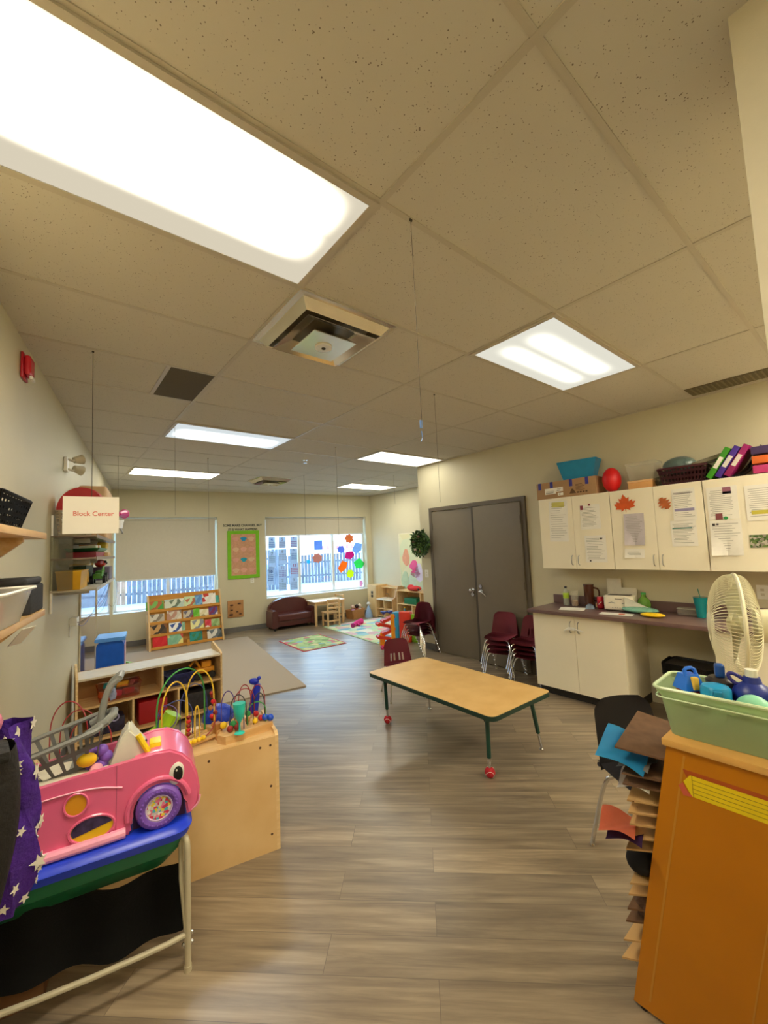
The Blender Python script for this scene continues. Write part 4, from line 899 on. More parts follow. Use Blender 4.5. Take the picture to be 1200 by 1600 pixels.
for x in (-.07, .07):
    for y in (-.06, .06): g = G(); g.cyl((x, y-.02, .035), (x, y+.02, .035), .035, n=16); g.build('wheel', m_black, t)
tag(G().box(-.12, .12, -.09, .09, 0, .20, .01).build('red_bin', mat('bin_red', '#a8181f', .4), None, loc=BSW(.60, .16, .059)), 'red bin in the lower middle bay of the maple unit', 'bin')
tag(G().box(-.15, .15, -.1, .1, 0, .18, .02).build('dark_bin', mat('bin_dark', '#26232a', .6, var=.5, scale=30), None, loc=BSW(1.01, .17, .059)), 'dark bin in the lower right bay of the maple unit', 'bin')
t = thing('toy_pile', 'dark toys with a small white ring in the lower left bay of the maple unit', 'toy', BSW(.23, .15, .059), 0)
g = G(); g.box(-.14, .14, -.09, .09, 0, .13, .02); g.build('toy_body', mat('dark_toy', '#2b2740', .5, var=.5, scale=30), t)
g = G(); g.torus((.06, -.09, .13), .03, .006, 'y'); g.build('toy_ring', mat('pale_violet', '#b9b4e0', .4), t)

# ------------------------------------------------------------------ far wall pieces
def FT(name, lab, cat, x, z, off=0): return thing(name, lab, cat, FWp(x, off, z), AF)
t = FT('bulletin_board', 'peach bulletin board with a lime green border and paper shapes between the windows', 'bulletin board', 3.205, 1.57)
g = G()
for b in ((-.32, -.25, -.50, .49), (.25, .32, -.50, .49), (-.25, .25, -.50, -.43), (-.25, .25, .42, .49)): g.box(b[0], b[1], -.016, 0, b[2], b[3])
g.build('board_border', mat('lime_border', '#7cc21c', .7), t, smooth=False)
g = G(); g.box(-.25, .25, -.012, 0, -.43, .42); g.build('board_cork', mat('peach_cork', '#cf9c7c', .85, var=.12, scale=40), t, smooth=False)
cols = {(1, 3): '#1f8fc0', (1, 1): '#169ab4'}
for r in range(4):
    for c in range(3):
        g = G(); cx, cz = -.155+.155*c, -.33+.215*r
        P = [(cx+.06*cos(a)*(1+.25*sin(3*a)), cz+.045*sin(a)) for a in [2*pi*i/18 for i in range(18)]]; g.prism(P, -.0135, -.0115, 'y')
        cc = cols.get((c, r), ['#dcb894', '#e0a893', '#d9a08c', '#d6b68a'][(r*2+c) % 4])
        g.build('paper_shape', mat('shape_'+cc[1:], cc, .8), t)
t = FT('wall_lettering', 'two lines of small dark letters on the wall above the lime-bordered board', 'lettering', 3.20, 2.135)
text('letters', 'SOME MAKE CHANGES, BUT', .062, mat('letter_dark', '#3c3f3a', .7), t, tr(0, -.002, .035) @ rx(pi/2), bold=.002)
text('letters', 'IT IS WHAT HAPPENS', .062, mat('letter_dark', '#3c3f3a'), t, tr(0, -.002, -.05) @ rx(pi/2), bold=.002)
t = FT('busy_board', 'square wooden busy board with latches on the wall left of the couch', 'busy board', 3.03, .47)
g = G(); g.box(-.155, .155, -.015, 0, -.17, .17, .003); g.build('board_panel', mat('plywood_tan', '#b9854f', .6, var=.1), t)
for x, z, s in ((-.08, .08, .03), (-.08, -.02, .025), (-.09, -.11, .035), (.03, -.06, .02), (.09, -.11, .025), (.07, .10, .03)):
    g = G(); g.box(x-s, x+s, -.03, -.015, z-s*.5, z+s*.5, .004); g.build('latch', mat('latch_dark', '#5b3726', .5), t)
def plate(x, z, lab, wallf='F', y=None):
    if wallf == 'F': t = FT('outlet_plate', lab, 'outlet', x, z)
    else: t = thing('switch_plate' if 'switch' in lab else 'outlet_plate', lab, 'switch' if 'switch' in lab else 'outlet', (XK, y, z), -pi/2)
    g = G(); g.box(-.038, .038, -.006, 0, -.058, .058, .003); g.build('cover_plate', m_whitep, t)
    g = G(); g.box(-.012, .012, -.009, -.006, -.03, -.008, .002); g.box(-.012, .012, -.009, -.006, .008, .03, .002); g.build('socket', mat('plate_detail', '#cfc8b4', .4), t)
plate(3.37, 1.02, 'small white wall plate under the lime-bordered board')
plate(0, 1.16, 'white light switch plate under the wreath', 'K', 4.67)
plate(0, 1.11, 'double outlet plate above the counter behind the fan', 'K', .74)
# window stickers: paper calendars and leaves on the inside of the glass
def stick(x, z, w, h, lab, cat, m, name='paper_calendar', shape=None, group=None, rot=0):
    p = FWp(x, -.14, z); t = thing(name, lab, cat, p, AF, group); g = G()
    if shape: g.M = Matrix.Rotation(rot, 4, 'Y'); g.prism([(a*w, b*h) for a, b in shape], -.001, .0005, 'y')
    else: g.box(-w/2, w/2, -.001, .0005, -h/2, h/2)
    g.build('paper_sheet', m, t, smooth=False); return t
m_cal = thin_paper('calendar_paper', '#c3cfdc', .5)
cals = [(3.83, 1.79, .15, .24, '4'), (4.06, 1.79, .16, .24, '5'), (4.32, 1.79, .16, .25, '6'), (3.83, 1.42, .15, .36, '7'), (4.06, 1.47, .18, .34, '8'), (4.31, 1.48, .17, .33, '9'), (3.79, 1.04, .13, .34, '10'), (4.05, 1.13, .18, .30, '11'), (4.32, 1.16, .18, .32, '12'), (4.05, .87, .18, .28, '2'), (4.30, .86, .18, .28, '3')]
colors = ['#6c88bc', '#9a94a4', '#a65aa0', '#7fa0a0', '#a0a09a', '#5f80a4', '#44609c', '#9585ac', '#b8506c', '#92a29a', '#92a0ac']
places = ['top left', 'top middle', 'top right', 'second row left', 'second row middle', 'second row right', 'third row left', 'third row middle', 'third row right', 'bottom middle', 'bottom right']
for i, (x, z, w, h, n) in enumerate(cals):
    t = stick(x, z, w, h, 'paper calendar page on the left window pane, %s of the grid' % places[i], 'calendar', m_cal, group='calendar pages taped to the window')
    mm = thin_paper('cal_ink_%d' % i, colors[i], .25)
    text('calendar_number', n, .085, mm, t, tr(0, -.003, h/2-.055) @ rx(pi/2), bold=.003)
    g = G()
    for r in range(4):
        for c in range(5): g.box(-w*.42+c*w*.18, -w*.42+c*w*.18+w*.11, -.0025, -.001, h/2-.13-r*.038, h/2-.115-r*.038+.008)
    g.build('calendar_grid', mm, t, smooth=False)
tag(stick(3.80, 1.21, .13, .1, 'x', 'x', m_cal), 'small slip with a dark ring above the lower left calendar page', 'paper')
leaf = [(cos(2*pi*i/14)*(.5 if i % 2 else .38), sin(2*pi*i/14)*(.5 if i % 2 else .4)) for i in range(14)]
quad = [(-.5, -.3), (.1, -.5), (.5, .0), (.35, .5), (-.4, .4)]
for x, z, w, h, c, lab, sh, ro in ((5.69, 1.83, .26, .24, '#d98a58', 'orange paper pumpkin at the top of the right window pane', leaf, 0), (5.69, 1.42, .26, .2, '#d0408c', 'magenta paper leaf on the right window pane', quad, 0), (5.93, 1.20, .26, .26, '#5ed07c', 'green paper leaf near the right window edge', quad, .9),
                              (5.50, 1.16, .2, .3, '#f09038', 'orange paper leaf tilted on the right window pane', quad, .5), (5.69, .98, .22, .22, '#d6dc3c', 'yellow-green paper leaf lowest on the right window pane', leaf, .2), (5.47, 1.57, .22, .2, '#8796c8', 'blue-grey paper leaf high on the right window pane', leaf, .3), (5.90, 1.58, .24, .3, '#9fb4cc', 'pale blue paper leaf at the upper right of the right pane', quad, .4),
                              (4.87, 1.40, .27, .24, '#c99484', 'brown paper shape in the centre of the middle pane', leaf, .1), (4.90, 1.70, .20, .22, '#8ea6cc', 'grey-blue paper rectangle high on the middle pane', [(-.5, -.5), (.5, -.5), (.5, .5), (-.5, .5)], 0), (4.65, 1.33, .09, .1, '#4ec0ea', 'small bright blue paper bit on the middle pane', leaf, 0), (5.97, .72, .1, .16, '#e0a8b8', 'small pinkish paper at the lower right corner of the right pane', quad, 0)):
    stick(x, z, w, h, lab, 'paper decoration', thin_paper('cut_'+c[1:], c, .75), 'paper_cutout', sh, None, ro)

# couch
m_lea = mat('brown_leather', '#582a27', .38, var=.06, bump=.15, bscale=60)
t = thing('toddler_couch', 'small dark brown leather couch with a curved back under the window', 'couch', (4.055, 8.17, 0), radians(-6))
cw = .98
g = G(); P = [(-.44, .12), (.44, .12), (.46, .40)]+[(.46*cos(a), .40+.22*sin(a)) for a in [pi*i/16 for i in range(1, 16)]]+[(-.46, .40)]
g.prism(P, .10, .24, 'y'); bmesh.ops.bevel(g.bm, geom=[e for e in g.bm.edges if abs(e.verts[0].co.y-e.verts[1].co.y) < 1e-5], offset=.035, segments=4, affect='EDGES'); g.build('backrest', m_lea, t)
g = G(); g.box(-.37, .37, -.22, .16, .17, .31, .04, 4); g.build('seat_cushion', m_lea, t)
g = G(); g.box(-.40, .40, -.19, .20, .07, .20, .015); g.build('couch_base', m_lea, t)
for s in (-1, 1):
    g = G(); g.prism([(s*.36, .05), (s*.49, .05), (s*.49, .34), (s*.475, .39), (s*.42, .41), (s*.375, .39), (s*.36, .33)][::s], -.22, .20, 'y'); bmesh.ops.bevel(g.bm, geom=list(g.bm.edges), offset=.015, segments=3, affect='EDGES'); g.build('armrest', m_lea, t)
    for y in (-.18, .16): g = G(); g.cyl((s*.43, y, 0), (s*.43, y, .06), .018, .022); g.build('foot', m_black, t)
# small wood table and chairs
m_birch = mat('birch', '#ddb987', .4, var=.04)
t = thing('toddler_table', 'small birch table between the couch and the doll basket', 'table', (4.76, 7.98, 0), radians(-8))
g = G(); g.box(-.36, .36, -.27, .27, .48, .505, .006); g.build('tabletop', m_birch, t)
g = G(); g.box(-.31, .31, -.22, .22, .42, .48); g.build('apron', m_birch, t)
for x in (-.31, .31):
    for y in (-.22, .22): g = G(); g.box(x-.022, x+.022, y-.022, y+.022, 0, .48, .003); g.build('leg', m_birch, t)
def wchair(loc, rz_, lab):
    t = thing('toddler_chair', lab, 'chair', loc, rz_, 'small birch chairs')
    for s in (-1, 1):
        g = G(); g.box(s*.13-.015, s*.13+.015, -.14, -.11, 0, .56, .003); g.build('leg', m_birch, t)
        g = G(); g.box(s*.13-.015, s*.13+.015, .10, .13, 0, .27, .003); g.build('leg', m_birch, t)
        g = G(); g.box(s*.13-.008, s*.13+.008, -.11, .10, .10, .13); g.build('stretcher', m_birch, t)
    g = G(); g.box(-.15, .15, -.12, .15, .27, .29, .006); g.build('seat', m_birch, t)
    for z in (.36, .44, .52): g = G(); g.box(-.115, .115, -.135, -.12, z, z+.035, .003); g.build('back_slat', m_birch, t)
    g = G(); g.box(-.115, .115, -.13, -.12, .10, .13); g.build('stretcher', m_birch, t)
    return t
w0 = wchair((4.68, 7.63, 0), radians(-6), 'small birch chair in front of the birch table')
dup(w0, (5.12, 8.14, 0), radians(98), 'small birch chair behind the birch table, mostly hidden')
# doll basket and doll on rug
t = thing('doll_basket', 'wooden box basket of dolls on the floor by the far wall', 'basket', (5.55, 7.98, 0), radians(10))
g = G(); g.prism([(-.17, 0), (.17, 0), (.20, .2), (-.20, .2)], -.12, -.105, 'y'); g.prism([(-.17, 0), (.17, 0), (.20, .2), (-.20, .2)], .105, .12, 'y'); g.box(-.18, .18, -.105, .105, 0, .012)
for s in (-1, 1): g.hexa([(s*.17, -.105, 0), (s*.17, .105, 0), (s*.185, .105, 0), (s*.185, -.105, 0)][::s], [(s*.195, -.105, .2), (s*.195, .105, .2), (s*.21, .105, .2), (s*.21, -.105, .2)][::s])
g.build('basket_body', mat('basket_tan', '#c08a52', .6), t)
for i, (x, c, lab, hd) in enumerate(((-.08, '#c59ac8', 'doll in lilac on the left in the doll basket', '#e4c4b0'), (.05, '#a04a3c', 'doll with dark hair in the middle of the doll basket', '#3a2620'), (.14, '#e8e2d6', 'pale doll at the right of the doll basket', '#e8d0bc'))):
    d = thing('doll', lab, 'doll', (5.55+x*.98, 7.98+x*.17, .10), 0); g = G(); g.lathe([(.06, .0), (.05, .08), (.02, .12)], n=12); g.build('doll_dress', mat('dress_%d' % i, c, .9), d); g = G(); g.ball((0, 0, .155), .045); g.build('doll_head', mat('head_%d' % i, hd, .8), d)
t = thing('stuffed_toy', 'pale blue and white floppy toy leaning beside the doll basket', 'toy', (5.80, 7.80, 0), .3)
g = G(); g.lathe([(.09, 0), (.08, .08), (.04, .2), (.015, .27)], n=14); g.build('toy_body', mat('pale_blue_plush', '#9dbbe0', .95, bump=.5), t)
g = G(); g.ball((.0, .0, .30), .045); g.build('toy_head', mat('white_plush', '#eae6e0', .95), t)
t = thing('pink_doll', 'bright pink cloth doll lying on the pastel rug', 'doll', (5.02, 7.18, .012), radians(35))
g = G(); g.tube([(-.2, 0, .03), (-.08, .01, .045), (.05, 0, .05), (.2, -.03, .04)], lambda u: .028+.03*u, 10, smooth=2); g.tube([(-.02, 0, .05), (-.1, -.1, .02)], .018, 8); g.build('doll_body', mat('hot_pink', '#e83a9c', .8), t)
g = G(); g.ball((-.24, .0, .04), .045); g.build('doll_hair', mat('dark_magenta', '#a82a74', .9), t)
# play kitchen
t = thing('play_kitchen', 'maple play kitchen with fridge, counter and sink by the alcove wall', 'play kitchen', (5.95, 7.35, 0), radians(-1.5))
def kp(n, b, m=m_maple_v): g = G(); g.box(*b); return g.build(n, m, t, smooth=False)
kp('fridge', (-.05, .28, .28, .62, 0, .72)); g = G(); g.box(-.056, -.05, .30, .60, .02, .70); f = g.build('fridge_door', m_maple, t, smooth=False)
g = G(); g.box(-.062, -.056, .40, .47, .44, .50); g.box(-.062, -.056, .40, .47, .52, .58); g.build('dial_panel', mat('dial_dark', '#4c4640', .4), f)
kp('counter', (-.05, .28, -.34, .28, .40, .425), mat('pale_counter', '#e9e0cc', .35)); kp('back_panel', (.25, .28, -.34, .28, 0, .70)); kp('upper_shelf', (.10, .28, -.34, .28, .66, .68)); kp('lower_shelf', (-.04, .25, -.34, .28, .20, .215)); kp('lower_shelf', (-.04, .25, -.34, .28, .03, .045)); kp('divider', (-.05, .25, .0, .018, .03, .40), m_ply)
g = G(); g.prism([(-.10, 0), (.28, 0), (.28, .62), (.20, .72), (.08, .72), (.02, .62), (-.02, .48), (-.10, .44)], -.36, -.34, 'y'); g.build('side_panel', mat('tan_maple', '#cfa271', .45), t, smooth=False)
g = G(); g.box(-.02, .18, .05, .24, .426, .435); g.build('sink_rim', m_whitep, t)
g = G(); g.tube([(.2, .14, .42), (.2, .14, .52), (.12, .14, .52)], .008, 6, smooth=1); g.build('faucet', m_steel, t)
tag(G().box(-.08, .08, -.004, .004, 0, .17).build('photo_card', patches('family_print', ['#d8a8a0', '#e8d8cc', '#b87a70', '#a0a8b0'], 18), None, smooth=False, loc=(6.08, 7.02, .426), rotz=radians(-70)), 'small card with faces leaning on the play kitchen counter', 'card')
# toy shelf in the alcove
t = thing('toy_shelf', 'maple cubby shelf beside the play kitchen, half hidden by the wall corner', 'shelf unit', (5.62, 6.0, 0), 0)
sy0, sy1, sh = -.62, .58, .70
def sp(n, b, m=m_maple_v): g = G(); g.box(*b); return g.build(n, m, t, smooth=False)
sp('shelf_top', (0, .30, sy0, sy1, sh-.018, sh), m_maple); sp('shelf', (0, .29, sy0, sy1, .42, .438), m_ply); sp('shelf', (0, .29, sy0, sy1, .16, .178), m_ply); sp('side_panel', (0, .30, sy1-.018, sy1, 0, sh-.018), m_ply); sp('side_panel', (0, .30, sy0, sy0+.018, 0, sh-.018), m_ply); sp('back_panel', (.29, .30, sy0, sy1, 0, sh), mat('tan_back', '#c89c66', .5)); sp('divider', (0, .29, -.12, -.10, .438, sh-.018), m_ply); sp('divider', (0, .29, .12, .14, .178, .42), m_ply)
def simple(name, lab, cat, loc, dims, m, bev=.008, rot=0):
    dx, dy, dz = dims; return tag(G().box(-dx/2, dx/2, -dy/2, dy/2, 0, dz, bev, 2).build(name, m, None, loc=loc, rotz=rot), lab, cat)
simple('green_bin', 'dark green plastic bin in the upper cubby of the alcove shelf', 'bin', (5.75, 6.20, .438), (.22, .36, .12), mat('emerald', '#12704a', .4))
simple('white_bin', 'small white bin in the lower cubby of the alcove shelf', 'bin', (5.74, 6.24, .178), (.18, .15, .12), m_whitep)
t = thing('toy_bottle', 'small blue and yellow toy bottle in the lower cubby', 'toy', (5.70, 6.44, .178)); g = G(); g.lathe([(.035, 0), (.035, .09), (.012, .14), (.012, .16)], n=12); g.build('bottle_body', mat('sky_toy', '#5aa8c8', .4), t); g = G(); g.lathe([(.016, .16), (.016, .18)], n=10); g.build('bottle_cap', m_yellow, t)
t = thing('red_toy_pile', 'red soft toy lying on top of the alcove shelf', 'toy', (5.72, 6.12, sh)); g = G(); g.ball((0, 0, .05), (.09, .16, .05)); g.ball((0, .12, .06), (.07, .09, .06)); g.build('toy_body', mat('soft_red', '#d8383c', .8), t); g = G(); g.ball((-.05, -.14, .04), .02); g.build('toy_eye', m_black, t)
t = thing('teal_jug', 'teal toy jug on top of the alcove shelf at its right', 'toy', (5.72, 5.78, sh)); g = G(); g.lathe([(.05, 0), (.055, .06), (.04, .10), (.045, .11)], n=14); g.build('jug_body', mat('jug_teal', '#3ab4c4', .4), t); g = G(); g.torus((0, .06, .06), .03, .008, 'x', 14, 6); g.build('handle', m_whitep, t)
# poster on the alcove wall
t = thing('nature_poster', 'tall pale poster with pink and orange paper flowers on the alcove wall', 'poster', (6.262, 6.42, 1.26), radians(-90)+radians(1.7))
g = G(); g.box(-.70, .70, -.008, -.002, -.62, .60); g.build('poster_sheet', patches('poster_print', ['#dcd6a8', '#d3d9b4', '#dedcb6', '#cfd8ba'], 3), t, smooth=False)
g = G()
for b in ((-.72, -.70, -.64, .62), (.70, .72, -.64, .62), (-.70, .70, .60, .62), (-.70, .70, -.64, -.62)): g.box(b[0], b[1], -.012, 0, b[2], b[3])
g.build('poster_frame', mat('cream_trim', '#e6dfc4', .6), t, smooth=False)
for x, z, w, h, c in ((-.50, .08, .11, .19, '#e0a080'), (-.26, -.10, .13, .12, '#e8609c'), (-.22, -.26, .14, .10, '#ee5a98'), (-.55, -.42, .12, .19, '#b9cfae'), (-.33, -.42, .12, .18, '#c8d8c4'), (-.12, -.25, .12, .2, '#d8d0ec')):
    g = G(); g.prism([(x+w*cos(2*pi*i/16)*(1+.2*sin(5*i)), z+h*sin(2*pi*i/16)) for i in range(16)], -.011, -.008, 'y'); g.build('paper_flower', mat('flower_'+c[1:], c, .8), t)
# marble-run tower
t = thing('ball_run_tower', 'tall orange and red ball-run toy with white feet and blue cups on top', 'toy', (4.09, 5.04, 0), radians(-20))
m_or = mat('tower_orange', '#f39a12', .35); m_rd = mat('tower_red', '#e03a24', .35)
g = G(); g.prism([(.035, .05), (.10, .05), (.09, .58), (.035, .58)], -.075, -.06, 'y'); g.prism([(-.13, .12), (-.06, .12), (-.04, .3), (-.12, .3)], -.02, .02, 'y'); g.build('tower_column', m_or, t)
for i, (z, s) in enumerate(((.50, 1), (.41, -1), (.32, 1), (.22, -1), (.13, 1))):
    g = G(); x0, x1 = (-.07*1.0, .11) if s > 0 else (-.15, .06); g.hexa([(x0, -.06, z-.02-.03*s), (x1, -.06, z-.02+.03*s), (x1, .06, z-.02+.03*s), (x0, .06, z-.02-.03*s)], [(x0, -.06, z+.025-.03*s), (x1, -.06, z+.025+.03*s), (x1, .06, z+.025+.03*s), (x0, .06, z+.025-.03*s)]); g.mi = 1
    g.cyl((x0, -.061, z-.025*s), (x0, .061, z-.025*s), .026, n=14); g.build('ramp', [m_rd, m_rd], t)
for x in (-.05, .05): g = G(); g.lathe([(.02, .58), (.045, .60), (.05, .62), (.046, .622)], (x, 0, 0), 18); g.build('ball_cup', mat('cup_blue', '#2b4fb4', .35), t)
g = G(); g.ball((-.10, -.03, .09), .035); g.build('magenta_wheel', mat('tower_magenta', '#c22a6a', .4), t)
for a in (0, 2.1, 4.2): g = G(); g.tube([(.02, 0, .07), (.02+.08*cos(a), .08*sin(a), .06), (.02+.16*cos(a), .16*sin(a), .012)], .014, 8, smooth=2); g.build('foot', m_whitep, t)
simple('play_board', 'red and blue plastic play panel beside the ball-run tower', 'toy', (4.74, 5.34, 0), (.10, .22, .50), m_rd, .02, .3)
t = thing('activity_board', 'lime and teal toy panel against the red one next to the stacked chairs', 'toy', (4.80, 5.20, 0), .3); g = G(); g.box(-.02, .02, -.09, .09, 0, .46, .015); g.build('board_body', mat('lime_panel', '#8cc832', .4), t); g = G(); g.box(-.03, -.02, -.05, .05, .14, .34, .004); g.build('board_face', mat('teal_panel', '#168ca0', .4), t)
simple('blue_toy_block', 'bright blue plastic toy behind the ball-run tower', 'toy', (4.79, 5.62, 0), (.16, .16, .46), mat('sky_blue_plastic', '#2b9cc8', .35), .02, .2)
# wreath
t = thing('wreath', 'dark green leafy wreath on the wall left of the brown doors', 'wreath', (XK-.05, 4.69, 1.64), -pi/2)
random.seed(3); g = G(); g.torus((0, 0, 0), .12, .045, 'y', 24, 8)
for i in range(1000):
    a = random.uniform(0, 2*pi); b = random.uniform(-pi*.95, pi*.05) ; R = .12+random.uniform(-.095, .07)
    p = Vector((R*cos(a), -.03+.03*sin(b), R*sin(a))); d = Vector((random.gauss(cos(a)*.5, .7), random.uniform(-1, .1), random.gauss(sin(a)*.5, .7))).normalized()
    w = d.orthogonal().normalized()*random.uniform(.008, .014); L_ = random.uniform(.035, .07); g.mi = random.choice((0, 0, 1, 2))
    g.poly([p, p+d*L_*.5+w, p+d*L_, p+d*L_*.5-w])
g.build('foliage', [mat('leaf_dark', '#36552b', .7), mat('leaf_mid', '#5f8238', .7), mat('leaf_deep', '#263d24', .7)], t, smooth=False)
for i, (x, z) in enumerate(((-.08, -.10), (.02, -.13), (-.12, .02), (.0, .10))):
    g = G(); g.ball((x, -.075, z), (.028, .02, .022), 10, 7); g.build('pinecone', mat('cone_pale' if i == 0 else 'cone_brown', '#c0a898' if i == 0 else '#5c4530', .8, bump=.6), t)

# double door
m_door = mat('grey_brown_door', '#756b5a', .42, var=.02); m_dframe = mat('door_frame_paint', '#63594b', .45, var=.02)
g = G(); g.box(XK-.035, XK, 4.475, 4.53, 0, 2.17); g.box(XK-.035, XK, 2.865, 2.92, 0, 2.17); g.box(XK-.035, XK, 2.92, 4.475, 2.115, 2.17); struct(g.build('trim_1', m_dframe, smooth=False))
def door(n, y_h, y_e, ang, hs):
    """hinge at y_h, free edge at y_e"""
    s = 1 if y_e > y_h else -1; W_ = abs(y_e-y_h)
    d = G().box(0, W_, 0, .028, .012, 2.105, .002).build('door_%d' % n, m_door, None, loc=(XK-.03, y_h, 0), rotz=(pi/2 if s > 0 else -pi/2)+ang*(-s)); struct(d)
    sy = 1 if s > 0 else -1
    if s > 0:
        F = lambda y: .028+y     # room side is +local y
        q = 1
    else: F = lambda y: -y; q = -1
    g = G(); g.cyl((W_-.065, F(0), .96), (W_-.065, F(.012), .96), .032, n=20); g.cyl((W_-.065, F(.012), .96), (W_-.065, F(.05), .96), .012, n=12)
    if hs == 'knob': g.ball((W_-.065, F(.06), .96), .026)
    else: g.tube([(W_-.065, F(.05), .96), (W_-.12, F(.055), .95), (W_-.18, F(.05), .90)], .009, 8, smooth=1)
    g.build('door_handle', m_chrome, d)
    g = G(); g.cyl((W_-.065, F(0), 1.02 if hs != 'knob' else .90), (W_-.065, F(.02), 1.02 if hs != 'knob' else .90), .026, n=20); g.build('deadbolt', m_chrome, d)
    for z in (.25, 1.06, 1.88): g = G(); g.cyl((.004, F(.006), z-.05), (.004, F(.006), z+.05), .008, n=8); g.build('hinge', m_dframe, d)
door(1, 4.475, 3.70, radians(1.5), 'knob'); door(2, 2.92, 3.66, radians(.5), 'lever')
g = G(); g.box(XK-.005, XK-.001, 3.6, 3.75, .0, 2.11); struct(g.build('gap_shade_back', m_dark, smooth=False))  # dark sheet painted in as the shade behind the door gap
g = G(); g.box(XK-.045, XK-.029, 3.66, 3.70, .01, 2.11); struct(g.build('gap_shade_front', mat('gap_shade', '#4a4339', .5), smooth=False))  # dark strip standing in for the shaded gap between the door leaves

# ------------------------------------------------------------------ chairs
m_mar = mat('maroon_plastic', '#97404f', .35, var=.03); m_blk = mat('navy_black_plastic', '#23222a', .42, var=.03)
def make_chair(name, label, shell, loc, rotz, group=None, k=1.0, sh=.30, slots=True):
    """faces local -y ; sh = seat height, k = width scale"""
    t = thing(name, label, 'chair', loc, rotz, group)
    w = .165*k; d = .16*k; bh = .27*k
    def seat(u, v):
        x = (u-.5)*2; y = -d+v*2*d
        e = .94+.06*sin(pi*v); z = sh-.012*(1-x*x)*(sin(pi*v)) - .02*max(0, .25-v)*4*.6 + (.012*abs(x)**3)
        if v > .9: z += .012
        return (x*w*e*(1 if v > .15 else .93), y, z)
    g = G(); g.sheet(seat, 12, 12, -.006*k); g.build('seat', shell, t, ang=60)
    def back(u, v):
        x = (u-.5)*2; ww = w*(1.0-.18*v)
        if v > .8: ww *= sqrt(max(.02, 1-((v-.8)/.2)**2*.55))
        y = d-.012+.06*k*v-.028*k*(x*x)*(1-.3*v)+.02*k*sin(pi*v)*0
        return (x*ww, y, sh-.005+v*bh)
    skip = lambda i, j: slots and 2 <= j < 6 and i in (4, 6, 9, 11)
    g = G(); g.sheet(back, 16, 14, .006*k, skip=skip); g.build('backrest', shell, t, ang=60)
    # rounded join between seat and back
    g = G(); g.tube([(-w*.93, d-.006, sh+.004), (0, d+.004, sh-.008), (w*.93, d-.006, sh+.004)], .009*k, 8, smooth=1); g.build('shell_edge', shell, t)
    r = .0085*k
    for s in (-1, 1):
        g = G(); g.tube([(s*w*.35, -d*.45, sh-.02), (s*w*.75, -d*.60, sh-.022), (s*w*.92, -d*.75, sh-.06), (s*w*1.12, -d*1.12, .01)], r, 10, smooth=2); g.lathe([(.010, 0), (.014, .004), (.010, .016)], (s*w*1.12, -d*1.12, 0), 10); g.build('leg', m_chrome, t)
        g = G(); g.tube([(s*w*.35, d*.5, sh-.02), (s*w*.75, d*.6, sh-.022), (s*w*.92, d*.80, sh-.06), (s*w*1.12, d*1.25, .01)], r, 10, smooth=2); g.lathe([(.010, 0), (.014, .004), (.010, .016)], (s*w*1.12, d*1.25, 0), 10); g.build('leg', m_chrome, t)
    g = G(); g.box(-w*.4, w*.4, -d*.5, d*.55, sh-.028, sh-.02); g.build('seat_frame', m_chrome, t)
    return t
lone = make_chair('stacking_chair', 'single maroon child chair with its back above the far end of the folding table', m_mar, (3.04, 3.53, 0), radians(-24))
ordn = ['bottom', 'second from the bottom', 'third from the bottom', 'fourth from the bottom', 'fifth from the bottom', 'topmost']
def stack(x, y, a, n, dz, dx, where, grp):
    for i in range(n):
        lab = 'maroon child chair, %s of the stack %s' % (ordn[i] if i < n-1 else 'topmost', where)
        c = dup(lone, (x+sin(a)*dx*i, y-cos(a)*dx*i, dz*i), a, lab); c['group'] = grp
A_ = radians(-90)   # local -y -> world -x
stack(4.38, 4.60, A_+radians(8), 5, .045, .022, 'by the wall corner', 'stacked chairs by the wall corner')
stack(4.34, 3.13, A_+radians(14), 4, .058, .022, 'at the right brown door', 'stacked chairs in front of the right door')
stack(4.36, 2.76, A_+radians(4), 4, .055, .022, 'beside the white base cabinet', 'stacked chairs beside the base cabinet')
make_chair('classroom_chair', 'black plastic chair with chrome legs beside the drying rack', m_blk, (2.34, .84, 0), radians(-32), None, 1.2, .43, False)

